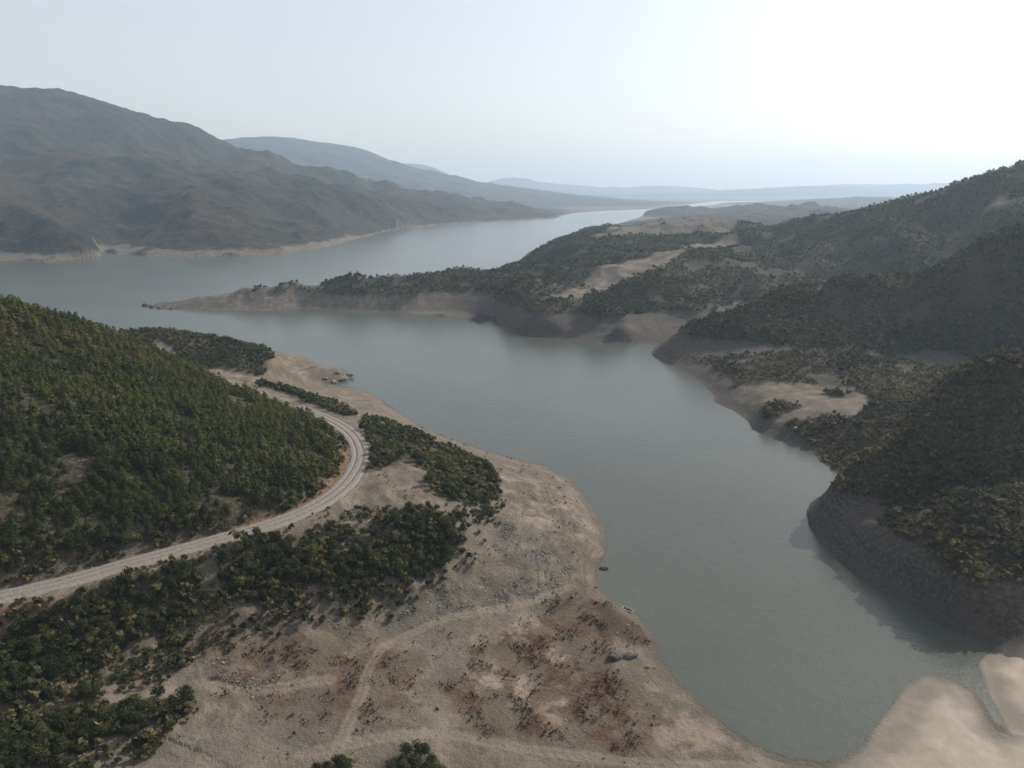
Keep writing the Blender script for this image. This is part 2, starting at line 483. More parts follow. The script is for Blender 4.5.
def samp(G, x, y):
    a = np.arctan2(x, y)
    l = np.log(np.hypot(x, y))
    fa = np.clip(np.rint((a - AZ0) / (AZ1 - AZ0) * (NA - 1)), 0, NA - 1).astype(int)
    fr = np.clip(np.rint((l - lr[0]) / (lr[-1] - lr[0]) * (NR - 1)), 0, NR - 1).astype(int)
    return G[fr, fa]


Rlin = np.exp(lr)


def hit(px, py):
    """the ground point a pixel looks at"""
    d = ray(px, py)
    a = math.atan2(d[0], d[1])
    k = int(round((a - AZ0) / (AZ1 - AZ0) * (NA - 1)))
    k = min(max(k, 0), NA - 1)
    tan = d[2] / math.hypot(d[0], d[1])
    s = (np.maximum(Z[:, k], 0) - CAM_H) / Rlin
    idx = np.argmax(s >= tan)
    if s[idx] < tan:
        return None
    r = Rlin[idx]
    if idx > 0:
        s0, s1 = s[idx - 1], s[idx]
        t = (tan - s0) / (s1 - s0 + 1e-12)
        r = Rlin[idx - 1] * (1 - t) + Rlin[idx] * t
    x, y = r * math.sin(a), r * math.cos(a)
    return np.array([x, y, float(ground(np.array([x]), np.array([y]))[0])])


# ------------------------------------------------------------------ surface masks (world space)
n1 = fbm(XX, YY, 40, 4, 80)
n2_ = fbm(XX, YY, 12, 4, 90)
right = nearleft < .5
line_z = 19.5 + 1.6 * n1 + 2.0 * n2_
line_z = line_z - 9 * sstep(390, 420, RR) * sstep(640, 600, RR) * sstep(.38, .46, A2)
line_z = np.where(RR > 1500, np.where(RR > 2300, 4, np.where(A2 < -.2, 10, 18)) + 7 * n1, line_z)
vale = px_mask([(668, 352, 8), (700, 350, 14), (760, 352, 17), (900, 360, 20), (960, 400, 20), (900, 445, 14), (862, 470, 6), (846, 478, 3), (800, 440, 4), (756, 424, 3), (742, 400, 4), (715, 384, 5)], 5)
line_z = line_z - 4 * px_mask([(225, 297, 10), (300, 293, 14), (350, 291, 17), (410, 285, 22), (410, 296, 18), (330, 299, 11), (240, 303, 7)], 6)
line_z = line_z - 13 * vale - (2.5 + 14 * sstep(24, 36, sd)) * sstep(430, 380, RR) * (A2 > math.radians(20))
veg = np.where(right, sstep(line_z - 2.5, line_z + 2.5, Z), 0)
bare = np.zeros_like(XX)
for pts, soft in (
    ([(738, 384, 8), (770, 383, 11), (820, 385, 14), (850, 388, 14), (872, 402, 13), (860, 420, 11), (800, 422, 9), (770, 418, 8), (800, 408, 11), (760, 402, 9), (735, 396, 7)], 4),
    ([(548, 294, 30), (600, 280, 32), (650, 268, 40), (690, 256, 45), (735, 243, 55), (740, 247, 55), (700, 262, 45), (660, 278, 38), (610, 290, 31), (570, 300, 28)], 6),
    ([(590, 242, 50), (625, 228, 60), (700, 222, 60), (760, 228, 60), (720, 240, 57), (650, 247, 50)], 12),
    ([(330, 285, 17), (430, 278, 24), (480, 272, 24), (500, 272, 24), (440, 283, 24)], 5),
    ([(140, 300, 5), (240, 288, 12), (320, 292, 14), (330, 310, 4), (230, 312, 0)], 8),
    ([(100, 258, 2), (125, 250, 10), (210, 251, 8), (262, 247, 10), (330, 243, 10), (340, 247, 0), (262, 258, 0), (150, 260, 0)], 8),
):
    bare = np.maximum(bare, px_mask(pts, soft) * np.where(RR > 1300, sstep(line_z + 4, line_z - 2, Z) + (A2 > -.1), 1).clip(0, 1) * (.62 if pts[0][0] in (330, 140) else 1) * (fbm(XX, YY, 30, 4, 77) * 0.8 + 0.95).clip(0, 1))
veg = veg * (1 - bare)
veg = np.maximum(veg, np.maximum(hillA, headm) * 0.95)

SH = dict(
    bend=[(370, 474, 29), (364, 458, 29), (360, 438, 28), (366, 420, 24), (392, 423, 21), (430, 440, 17), (462, 449, 14), (488, 466, 13), (500, 486, 13), (492, 503, 14), (470, 512, 16), (448, 510, 18), (428, 494, 23), (432, 478, 23), (408, 462, 25), (394, 468, 26), (380, 474, 28)],
    strip=[(262, 386, 18), (300, 394, 20), (335, 403, 20), (358, 414, 22), (350, 419, 24), (318, 408, 23), (295, 400, 21), (258, 391, 20)],
    slope=[(280, 556, 22), (312, 542, 24), (345, 548, 24), (372, 532, 25), (412, 512, 24), (440, 520, 20), (455, 538, 18), (440, 560, 16), (398, 580, 13), (352, 592, 14), (312, 592, 15), (280, 580, 19)],
    under=[(50, 622, 24), (84, 602, 25), (118, 594, 25), (150, 588, 24), (190, 580, 23), (206, 590, 20), (190, 618, 15), (172, 636, 14), (140, 648, 13), (108, 668, 13), (70, 686, 14), (-20, 700, 16), (-20, 650, 21), (20, 632, 23)],
    shelf=[(218, 570, 22), (245, 556, 23), (262, 552, 23), (290, 556, 22), (300, 590, 18), (272, 600, 16), (246, 606, 16), (226, 596, 18)],
    corner=[(-20, 726, 15), (30, 726, 13), (70, 716, 12), (130, 712, 10), (165, 722, 9), (140, 742, 9), (90, 748, 10), (70, 775, 9), (-30, 790, 13)],
    track=[(-10, 700, 16), (40, 698, 14), (95, 694, 12), (98, 702, 12), (40, 708, 13), (-10, 712, 15)],
    foot=[(380, 768, 6), (405, 752, 5.5), (430, 760, 5), (442, 780, 5), (390, 790, 6)],
    foot2=[(312, 775, 7), (340, 764, 6.5), (352, 778, 6), (330, 790, 7)],
)
shrubm = np.zeros_like(XX)
for k, p in SH.items():
    shrubm = np.maximum(shrubm, px_mask(p, 3.5))
litter = shrubm * nearleft
veg = np.maximum(veg, 0.85 * litter)
veg = veg * sstep(ROAD_W + 0.5, ROAD_W + 3, rd_d)

brown = px_mask([(440, 690, 5), (480, 645, 4), (540, 612, 4), (575, 582, 3), (598, 592, 2), (612, 612, 2), (650, 636, 2), (646, 648, 2), (600, 640, 2.5), (622, 680, 2), (690, 740, 1.2), (640, 756, 2), (560, 745, 3), (480, 735, 4)], 5)
brown2 = px_mask([(200, 640, 10), (290, 625, 9), (370, 632, 7), (420, 660, 5.5), (400, 720, 5), (300, 730, 7), (210, 700, 9)], 6) * 0.75
brown = np.maximum(brown, brown2) * (.35 + .65 * sstep(-0.25, 0.2, fbm(XX, YY, 11, 5, 101) + 0.1))
palep = px_mask([(470, 640, 4), (520, 612, 4), (575, 640, 3), (570, 690, 3), (600, 720, 2.5), (540, 735, 3), (470, 700, 4)], 6)
palep = np.maximum(palep, px_mask([(490, 470, 14), (560, 480, 7), (590, 530, 3), (575, 560, 3), (545, 545, 7), (510, 510, 11)], 4)) * sstep(-.1, .25, fbm(XX, YY, 16, 4, 111))
palep = np.maximum(palep, .7 * px_mask([(660, 690, 1), (700, 720, 1), (760, 755, .5), (700, 770, 1), (640, 740, 2)], 5))
dirt = px_mask([(588, 600, 2), (612, 610, 2), (640, 625, 2), (652, 640, 1.5), (630, 645, 2), (604, 630, 2)], 1.5) * 0.8
bank = np.zeros_like(XX)
bank_red = px_mask([(330, 430, 32), (352, 455, 30), (345, 478, 30), (325, 498, 30), (290, 512, 31), (240, 528, 31), (240, 515, 33), (290, 495, 34), (312, 470, 34), (318, 440, 34)], 2.5)
bank_red = np.maximum(bank_red, 0.8 * px_mask([(-30, 614, 28), (40, 606, 26), (60, 620, 24), (-30, 640, 24)], 2.5)) * nearleft
rockm = np.zeros_like(XX)
nearleft_not = 1 - nearleft
for pts in ([(225, 600, 16), (262, 572, 20), (275, 560, 21), (272, 585, 19), (240, 608, 15)],
            [(320, 600, 14), (345, 586, 15), (405, 580, 12), (470, 578, 9), (560, 575, 5), (570, 600, 3.5), (470, 612, 6), (395, 618, 7), (330, 628, 8)],
            [(490, 515, 13), (520, 530, 10), (560, 552, 6), (585, 572, 3.5), (540, 574, 6), (500, 552, 10)],
            [(335, 368, 3), (353, 374, 1), (346, 382, 1), (326, 385, 2), (318, 376, 4)],
            [(0, 568, 34), (130, 548, 34), (230, 524, 33), (232, 535, 31), (130, 562, 31), (0, 592, 31)],
            [(195, 668, 9), (260, 655, 9), (290, 690, 8), (230, 700, 8.5)]):
    rockm = np.maximum(rockm, px_mask(pts, 4))
rockm = np.maximum(rockm, 1.0 * tipm * nearleft_not)
rockm = rockm * sstep(-0.3, 0.2, fbm(XX, YY, 7, 4, 131))
pale = px_mask([(157, 360, 22), (178, 362, 22), (178, 376, 21), (164, 374, 22)], 2.5)
veg = veg * (1 - pale)
track_lines = [
    [(30, 718, 14), (80, 708, 12), (130, 700, 10.5), (190, 690, 9.5), (260, 690, 8.5), (330, 680, 6.5)],
    [(330, 768, 6.5), (360, 700, 6), (372, 662, 5.8), (390, 640, 6), (440, 618, 6), (520, 605, 4), (570, 588, 3)],
    [(300, 755, 7), (420, 735, 5), (520, 748, 3.6), (640, 764, 1.8), (760, 768, .8)],
    [(360, 520, 27), (345, 500, 29), (362, 480, 30), (372, 462, 29)],
]
track = np.zeros_like(XX)
for tl in track_lines:
    d, _ = polyline_dist(resample([at_z(*p) for p in tl], 1.0), 14)
    track = np.maximum(track, sstep(2.6, 1.0, d + 0.9 * n2_) * (.6 + .4 * sstep(.3, .9, np.abs(d - .2))))
weta = np.maximum(sstep(4.5, 0.5, sd + 2.5 * n2_), mudm * sstep(13, 1.5, sd + 7 * n2_)) * (RR < 700)

# split of the sheet into the named pieces of ground
isl = sdL > sdM
reg = np.where(isl, 2, np.where(RR > 2500, 3, np.where(right, 1, 0)))


# ------------------------------------------------------------------ materials
def new_mat(name):
    m = bpy.data.materials.new(name)
    m.use_nodes = True
    nt = m.node_tree
    for n in list(nt.nodes):
        nt.nodes.remove(n)
    out = nt.nodes.new('ShaderNodeOutputMaterial')
    b = nt.nodes.new('ShaderNodeBsdfPrincipled')
    b.inputs['Roughness'].default_value = 0.9
    b.inputs['Specular IOR Level'].default_value = 0.25
    nt.links.new(b.outputs[0], out.inputs['Surface'])
    return m, nt, b


class NB:
    def __init__(s, nt):
        s.nt = nt

    def n(s, t, **kw):
        x = s.nt.nodes.new(t)
        for k, v in kw.items():
            setattr(x, k, v)
        return x

    def link(s, a, b):
        s.nt.links.new(a, b)

    def attr(s, name):
        a = s.n('ShaderNodeAttribute')
        a.attribute_name = name
        return a

    def noise(s, vec, scale, detail=4, rough=.55, dim='3D'):
        a = s.n('ShaderNodeTexNoise')
        a.inputs['Scale'].default_value = scale
        a.inputs['Detail'].default_value = detail
        a.inputs['Roughness'].default_value = rough
        s.link(vec, a.inputs['Vector'])
        return a.outputs['Fac']

    def ramp(s, fac, stops):
        r = s.n('ShaderNodeValToRGB')
        e = r.color_ramp.elements
        while len(e) < len(stops):
            e.new(0.5)
        for i, (p, c) in enumerate(stops):
            e[i].position = p
            e[i].color = c if len(c) == 4 else (*c, 1)
        s.link(fac, r.inputs['Fac'])
        return r.outputs['Color']

    def mix(s, fac, a, b, mode='MIX'):
        m = s.n('ShaderNodeMix')
        m.data_type = 'RGBA'
        m.blend_type = mode
        for v, i in ((fac, 0), (a, 6), (b, 7)):
            if isinstance(v, (int, float)):
                m.inputs[i].default_value = v
            elif isinstance(v, tuple):
                m.inputs[i].default_value = (*v, 1) if len(v) == 3 else v
            else:
                s.link(v, m.inputs[i])
        return m.outputs[2]

    def math(s, op, a, b=None, c=None):
        m = s.n('ShaderNodeMath')
        m.operation = op
        for i, v in enumerate((a, b, c)):
            if v is None:
                continue
            if isinstance(v, (int, float)):
                m.inputs[i].default_value = v
            else:
                s.link(v, m.inputs[i])
        return m.outputs[0]


def sharp(nb, x, lo, hi):
    m = nb.n('ShaderNodeMapRange')
    m.interpolation_type = 'SMOOTHSTEP'
    m.inputs[1].default_value = lo
    m.inputs[2].default_value = hi
    nb.link(x, m.inputs[0])
    return m.outputs[0]


def ground_material():
    m, nt, b = new_mat('earth_and_scrub')
    nb = NB(nt)
    geo = nb.n('ShaderNodeNewGeometry')
    pos = geo.outputs['Position']
    sep = nb.n('ShaderNodeSeparateXYZ')
    nb.link(pos, sep.inputs[0])
    big = nb.noise(pos, 0.018, 6)
    mid = nb.noise(pos, 0.11, 6, .6)
    fine = nb.noise(pos, 0.7, 5, .65)
    tiny = nb.noise(pos, 2.4, 4, .7)
    # bare soil of the drawdown zone, with waterline strata
    soil = nb.ramp(mid, [(.3, (.076, .062, .047)), (.5, (.130, .109, .086)), (.68, (.21, .178, .143))])
    soil = nb.mix(sharp(nb, big, .42, .62), soil, nb.mix(0.5, soil, (.14, .128, .112)))
    cs = nb.n('ShaderNodeCombineXYZ')
    nb.link(nb.math('MULTIPLY', sep.outputs[2], 1.6), cs.inputs[2])
    nb.link(nb.math('MULTIPLY', sep.outputs[0], 0.012), cs.inputs[0])
    nb.link(nb.math('MULTIPLY', sep.outputs[1], 0.012), cs.inputs[1])
    strata = nb.noise(cs.outputs[0], 1.0, 4, .6)
    soil = nb.mix(nb.math('MULTIPLY', sharp(nb, strata, .48, .6), .28), soil, (.10, .08, .064))
    soil = nb.mix(nb.math('MULTIPLY', sharp(nb, fine, .55, .68), .55), soil, (.085, .068, .053))
    soil = nb.mix(nb.math('MULTIPLY', sharp(nb, tiny, .36, .28), .8), soil, (.05, .04, .032))
    soil = nb.mix(nb.math('MULTIPLY', sharp(nb, tiny, .58, .68), .75), soil, (.34, .30, .255))
    # masks
    A = {k: nb.attr(k).outputs['Fac'] for k in ('veg', 'brown', 'mud', 'rock', 'track', 'red', 'wet', 'dirt', 'far', 'shaded_soil', 'shore', 'palep')}
    shaded_soil = nb.ramp(fine, [(.34, (.017, .016, .0155)), (.5, (.040, .037, .034)), (.68, (.105, .095, .084))])  # greyer soil of the right-hand shores, darkened with the shade of their slopes
    shaded_soil = nb.mix(nb.math('MULTIPLY', sharp(nb, strata, .48, .6), .3), shaded_soil, (.10, .09, .08))
    soil = nb.mix(A['shaded_soil'], soil, shaded_soil)
    ct = nb.n('ShaderNodeCombineXYZ')
    nb.link(nb.math('MULTIPLY', A['shore'], .55), ct.inputs[2])
    nb.link(nb.math('MULTIPLY', sep.outputs[0], 0.02), ct.inputs[0])
    nb.link(nb.math('MULTIPLY', sep.outputs[1], 0.02), ct.inputs[1])
    strand = nb.noise(ct.outputs[0], 1.0, 5, .65)
    sfade = nb.math('MULTIPLY', sharp(nb, A['shore'], 60.0, 25.0), nb.math('SUBTRACT', 1.0, A['far']))
    sline = nb.math('MULTIPLY', nb.math('MULTIPLY', sharp(nb, strand, .5, .62), sfade), sharp(nb, mid, .35, .6))
    soil = nb.mix(nb.math('MULTIPLY', sline, .75), soil, (.075, .06, .048))
    grey = nb.ramp(fine, [(.35, (.022, .022, .023)), (.5, (.062, .061, .059)), (.66, (.17, .16, .148))])
    c = nb.mix(nb.math('MULTIPLY', A['rock'], sharp(nb, tiny, .36, .54)), soil, grey)
    weed = nb.ramp(fine, [(.35, (.036, .022, .014)), (.55, (.085, .051, .033)), (.7, (.14, .09, .062))])
    c = nb.mix(nb.math('MULTIPLY', A['brown'], sharp(nb, mid, .30, .52)), c, weed)
    c = nb.mix(nb.math('MULTIPLY', A['palep'], sharp(nb, mid, .40, .6)), c, nb.ramp(fine, [(.3, (.19, .15, .12)), (.65, (.30, .245, .20))]))
    c = nb.mix(A['dirt'], c, (.062, .046, .036))
    red = nb.ramp(fine, [(.35, (.085, .052, .033)), (.55, (.20, .13, .085)), (.7, (.28, .205, .145))])
    c = nb.mix(A['red'], c, red)
    trk = nb.ramp(fine, [(.3, (.20, .17, .138)), (.6, (.31, .265, .22))])
    c = nb.mix(nb.math('MULTIPLY', A['track'], .42), c, trk)
    mudc = nb.ramp(mid, [(.3, (.225, .19, .155)), (.55, (.30, .258, .215)), (.72, (.36, .31, .265))])
    mudc = nb.mix(nb.math('MULTIPLY', sharp(nb, big, .5, .62), .45), mudc, (.20, .17, .14))
    mudc = nb.mix(nb.math('MULTIPLY', sline, .14), mudc, (.15, .125, .10))
    mudc = nb.mix(nb.math('MULTIPLY', sharp(nb, tiny, .56, .7), .35), mudc, (.19, .155, .125))
    c = nb.mix(A['mud'], c, mudc)
    c = nb.mix(nb.math('MULTIPLY', A['wet'], .9), c, nb.mix(.8, c, (.052, .049, .043)))
    # vegetated ground: dry grass, litter and low scrub
    dry = nb.ramp(fine, [(.34, (.018, .016, .010)), (.5, (.038, .033, .021)), (.66, (.105, .087, .056))])
    dry = nb.mix(nb.math('MULTIPLY', sharp(nb, mid, .5, .62), .6), dry, (.026, .029, .016))
    fn = nb.noise(pos, 0.045, 6, .75)
    hug = nb.noise(pos, 0.0035, 5, .6)
    farc = nb.ramp(fn, [(.38, (.013, .016, .009)), (.5, (.035, .033, .02)), (.6, (.085, .068, .045))])
    bigc = nb.ramp(hug, [(.44, (.012, .034, .015)), (.52, (.036, .054, .026)), (.58, (.12, .08, .05))])
    farc = nb.mix(.5, farc, bigc)
    lowz = sharp(nb, sep.outputs[2], 190.0, 60.0)
    farc = nb.mix(nb.math('MULTIPLY', lowz, .55), farc, nb.ramp(fn, [(.38, (.016, .012, .01)), (.5, (.042, .031, .024)), (.6, (.095, .07, .052))]))
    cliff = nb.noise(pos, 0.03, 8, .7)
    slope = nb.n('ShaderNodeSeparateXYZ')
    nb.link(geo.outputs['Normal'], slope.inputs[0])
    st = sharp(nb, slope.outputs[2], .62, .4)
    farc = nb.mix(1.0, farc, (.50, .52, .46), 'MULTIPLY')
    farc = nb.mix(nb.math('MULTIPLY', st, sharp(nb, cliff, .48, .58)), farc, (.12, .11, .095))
    vg = nb.mix(A['far'], dry, farc)
    c = nb.mix(A['veg'], c, vg)
    nb.link(c, b.inputs['Base Color'])
    rgh = nb.math('MULTIPLY_ADD', A['wet'], -0.25, .95)
    nb.link(rgh, b.inputs['Roughness'])
    bp = nb.n('ShaderNodeBump')
    bp.inputs['Strength'].default_value = 0.9
    bp.inputs['Distance'].default_value = 0.8
    hh = nb.math('ADD', nb.math('MULTIPLY', fine, 1.5), nb.math('MULTIPLY', tiny, .7))
    hh = nb.math('MULTIPLY', hh, nb.math('MULTIPLY_ADD', A['mud'], -.85, 1.0))
    hh = nb.math('MULTIPLY_ADD', nb.math('MULTIPLY', fn, A['far']), 22.0, hh)
    nb.link(hh, bp.inputs['Height'])
    nb.link(bp.outputs[0], b.inputs['Normal'])
    return m


MAT_GROUND = ground_material()


def mesh_obj(name, V, Fq, mat, parent=None, smooth=False, attrs=None, n=4):
    V = np.asarray(V, np.float32)
    Fq = np.asarray(Fq, np.int32).reshape(-1, n)
    me = bpy.data.meshes.new(name)
    me.vertices.add(len(V))
    me.vertices.foreach_set('co', V.ravel())
    me.loops.add(Fq.size)
    me.loops.foreach_set('vertex_index', Fq.ravel())
    me.polygons.add(len(Fq))
    me.polygons.foreach_set('loop_start', np.arange(0, Fq.size, n, dtype=np.int32))
    if smooth:
        me.polygons.foreach_set('use_smooth', np.ones(len(Fq), bool))
    for k, v in (attrs or {}).items():
        a = me.attributes.new(k, 'FLOAT', 'POINT')
        a.data.foreach_set('value', np.asarray(v, np.float32).ravel())
    me.update(calc_edges=True)
    me.materials.append(mat)
    o = bpy.data.objects.new(name, me)
    COL.objects.link(o)
    if parent is not None:
        o.parent = parent
    return o


ATT = dict(veg=veg, brown=brown, mud=mudm, rock=rockm, track=np.maximum(track, pale), red=bank_red * (1 - hillA * .6), wet=weta, dirt=dirt, far=sstep(900, 1700, RR), shore=np.clip(sd, 0, 200), palep=palep, shaded_soil=np.where(right, .9, 0) * (1 - bare) * sstep(2300, 1500, RR) * sstep(-.2, -.03, A2))
ii, jj = np.meshgrid(np.arange(NR - 1), np.arange(NA - 1), indexing='ij')
q = np.stack([ii * NA + jj, ii * NA + jj + 1, (ii + 1) * NA + jj + 1, (ii + 1) * NA + jj], -1).reshape(-1, 4)
zf = Z.ravel()
qmax = zf[q].max(1)
qreg = reg[:-1, :-1].ravel()
Vall = np.stack([XX.ravel(), YY.ravel(), zf], 1)
for k, nm in ((0, 'ground'), (1, 'hills'), (2, 'mountains'), (3, 'hills_far')):
    sel = q[(qreg == k) & (qmax > -0.3)]
    if len(sel) == 0:
        continue
    u, inv = np.unique(sel, return_inverse=True)
    nm2 = {'hills_far': 'terrain'}.get(nm, nm)
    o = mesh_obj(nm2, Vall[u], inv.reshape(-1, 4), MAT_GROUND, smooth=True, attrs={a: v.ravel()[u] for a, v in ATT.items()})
    o['kind'] = 'structure'

# ------------------------------------------------------------------ water
def water_material():
    m, nt, b = new_mat('murky_lake_water')
    nb = NB(nt)
    geo = nb.n('ShaderNodeNewGeometry')
    pos = geo.outputs['Position']
    big = nb.noise(pos, 0.006, 5, .6)
    c = nb.ramp(big, [(.35, (.052, .062, .053)), (.65, (.070, .079, .066))])
    nb.link(c, b.inputs['Base Color'])
    b.inputs['IOR'].default_value = 1.33
    b.inputs['Specular IOR Level'].default_value = 0.5
    mp = nb.n('ShaderNodeMapping')
    mp.inputs['Scale'].default_value = (1, 0.35, 1)
    nb.link(pos, mp.inputs[0])
    wind = nb.noise(mp.outputs[0], 0.008, 4, .6)
    r = nb.ramp(wind, [(.38, (.2,) * 3), (.62, (.2,) * 3)])
    nb.link(r, b.inputs['Roughness'])
    w1 = nb.noise(pos, 0.9, 3, .6)
    w2 = nb.noise(pos, 0.25, 3, .6)
    bp = nb.n('ShaderNodeBump')
    bp.inputs['Strength'].default_value = 0.5
    bp.inputs['Distance'].default_value = 0.16
    nb.link(nb.math('ADD', w1, nb.math('MULTIPLY', w2, 2.0)), bp.inputs['Height'])
    nb.link(bp.outputs[0], b.inputs['Normal'])
    return m


wo = mesh_obj('water', [(-18800, -1500, 0), (18800, -1500, 0), (18800, 18800, 0), (-18800, 18800, 0)], [(0, 1, 2, 3)], water_material())
wo['kind'] = 'structure'

# ------------------------------------------------------------------ road
def road_material():
    m, nt, b = new_mat('rutted_gravel')
    nb = NB(nt)
    u, v = nb.attr('along').outputs['Fac'], nb.attr('across').outputs['Fac']
    geo = nb.n('ShaderNodeNewGeometry')
    pos = geo.outputs['Position']
    fine = nb.noise(pos, 1.5, 5, .7)
    mid = nb.noise(pos, 0.15, 4)
    c = nb.ramp(fine, [(.3, (.115, .104, .095)), (.5, (.185, .170, .155)), (.7, (.27, .25, .23))])
    c = nb.mix(nb.math('MULTIPLY', sharp(nb, mid, .45, .65), .4), c, (.18, .155, .13))
    # wheel ruts at four offsets, broken by tyre-tread bars
    rut = None
    for off, wd in ((-.36, .13), (.30, .14)):
        d = nb.math('ABSOLUTE', nb.math('SUBTRACT', v, off))
        k = sharp(nb, d, wd * 1.3, wd * .35)
        rut = k if rut is None else nb.math('MAXIMUM', rut, k)
    bars = nb.math('SINE', nb.math('ADD', nb.math('MULTIPLY', u, 2.1), nb.math('MULTIPLY', v, 2.0)))
    wob = nb.math('ADD', bars, nb.math('MULTIPLY_ADD', mid, 3.0, -1.5))
    f = nb.math('MULTIPLY', rut, nb.math('MULTIPLY_ADD', sharp(nb, wob, -.5, .8), .34, .08))
    c = nb.mix(f, c, (.10, .094, .09))
    nb.link(c, b.inputs['Base Color'])
    bp = nb.n('ShaderNodeBump')
    bp.inputs['Distance'].default_value = .35
    nb.link(nb.math('SUBTRACT', nb.math('MULTIPLY', fine, .8), rut), bp.inputs['Height'])
    nb.link(bp.outputs[0], b.inputs['Normal'])
    return m


def ribbon(name, line, hw_fn, mat, lift, n_across=15, crown=0.12):
    t = np.gradient(line[:, :2], axis=0)
    t /= np.linalg.norm(t, axis=1)[:, None]
    nrm = np.stack([t[:, 1], -t[:, 0]], 1)
    s = np.concatenate([[0], np.cumsum(np.linalg.norm(np.diff(line[:, :2], axis=0), axis=1))])
    vs = np.linspace(-1, 1, n_across)
    V, al, ac = [], [], []
    for i in range(len(line)):
        for v in vs:
            hw = hw_fn(s[i] / s[-1]) * (1 + (0.08 * math.sin(s[i] * .31) + .06 * math.sin(s[i] * .83 + 1)) * (abs(v) > .95))
            e = -0.6 if abs(v) > .99 else 0.0
            z = line[i, 2] + lift + crown * (1 - v * v) + e
            V.append((line[i, 0] + nrm[i, 0] * v * hw, line[i, 1] + nrm[i, 1] * v * hw, z))
            al.append(s[i])
            ac.append(v)
    Fq = [(i * n_across + j, i * n_across + j + 1, (i + 1) * n_across + j + 1, (i + 1) * n_across + j) for i in range(len(line) - 1) for j in range(n_across - 1)]
    V = np.array(V)
    V[:, 2] += 0.10 * gnoise(V[:, 0] / 2.2, V[:, 1] / 2.2, 61)
    return mesh_obj(name, V, Fq, mat, smooth=True, attrs=dict(along=al, across=ac))


ro = ribbon('road', road_c, lambda t: ROAD_W * (1 - 0.25 * max(0, (t - .8) / .2)), road_material(), 0.08)
ro['kind'] = 'structure'

# ------------------------------------------------------------------ foliage
def leaf_material(name, stops, hue_attr=True):
    m, nt, b = new_mat(name)
    nb = NB(nt)
    geo = nb.n('ShaderNodeNewGeometry')
    oi = nb.n('ShaderNodeObjectInfo')
    t = nb.math('ADD', nb.attr('tint').outputs['Fac'], nb.math('MULTIPLY', nb.math('SUBTRACT', oi.outputs['Random'], .5), .45))
    isl_ = nb.math('MULTIPLY', nb.math('SUBTRACT', geo.outputs['Random Per Island'], .5), .35)
    c = nb.ramp(nb.math('ADD', t, isl_), stops)
    nb.link(c, b.inputs['Base Color'])
    b.inputs['Roughness'].default_value = .75
    b.inputs['Specular IOR Level'].default_value = .2
    # thin leaves let some light through
    tr = nb.n('ShaderNodeBsdfTranslucent')
    nb.link(c, tr.inputs['Color'])
    ms = nb.n('ShaderNodeMixShader')
    ms.inputs[0].default_value = .42
    out = [n for n in nt.nodes if n.type == 'OUTPUT_MATERIAL'][0]
    nb.link(b.outputs[0], ms.inputs[1])
    nb.link(tr.outputs[0], ms.inputs[2])
    nb.link(ms.outputs[0], out.inputs['Surface'])
    return m


M_PINE = leaf_material('pine_needles', [(0, (.012, .018, .006)), (.45, (.031, .045, .011)), (.8, (.064, .082, .016)), (1, (.085, .078, .024))])
M_OAK = leaf_material('oak_leaves', [(0, (.013, .018, .007)), (.5, (.033, .043, .015)), (.82, (.062, .074, .024)), (1, (.085, .075, .032))])
M_SCRUB = leaf_material('scrub_leaves', [(0, (.016, .020, .008)), (.45, (.044, .046, .019)), (.75, (.115, .10, .046)), (1, (.19, .15, .078))])


def bark_material():
    m, nt, b = new_mat('bark')
    nb = NB(nt)
    geo = nb.n('ShaderNodeNewGeometry')
    nb.link(nb.ramp(nb.noise(geo.outputs['Position'], 6, 4), [(.3, (.05, .036, .026)), (.7, (.15, .115, .085))]), b.inputs['Base Color'])
    return m


M_BARK = bark_material()


def quads(cen, nrm, size, asp, g):
    """leaf sprays: one diamond-ish quad per centre"""
    n = len(cen)
    ref = g.normal(size=(n, 3))
    t = np.cross(nrm, ref)
    t /= np.linalg.norm(t, axis=1)[:, None] + 1e-9
    bt = np.cross(nrm, t)
    s = np.asarray(size).reshape(-1, 1)
    a = s * asp
    V = np.stack([cen - t * s, cen - bt * a + nrm * s * .18, cen + t * s, cen + bt * a - nrm * s * .1], 1).reshape(-1, 3)
    return V, np.arange(4 * n).reshape(-1, 4)


def pine_crown(g, h=4.6, r=1.6, n=560, size=.27):
    t = g.random(n) ** 1.25
    z = h * (.12 + .88 * t)
    lev = np.floor(t * 8) / 8
    rad = r * (1 - t ** 2.0) ** .8 * (.35 + .65 * np.sqrt(g.random(n))) * (1 + .3 * np.sin(lev * 50)) + .05
    a = g.random(n) * 2 * math.pi
    lump = 1 + .28 * np.sin(a * 3 + lev * 17) + .15 * np.sin(a * 5 - lev * 9)
    cen = np.stack([rad * lump * np.cos(a), rad * lump * np.sin(a), z - .12 * rad], 1)
    nr = np.stack([np.cos(a) * .7, np.sin(a) * .7, .75 + 0 * a], 1) + g.normal(size=(n, 3)) * .35
    nr /= np.linalg.norm(nr, axis=1)[:, None]
    return quads(cen, nr, size * (.6 + .8 * g.random(n)) * (1.15 - .55 * t), .6, g)


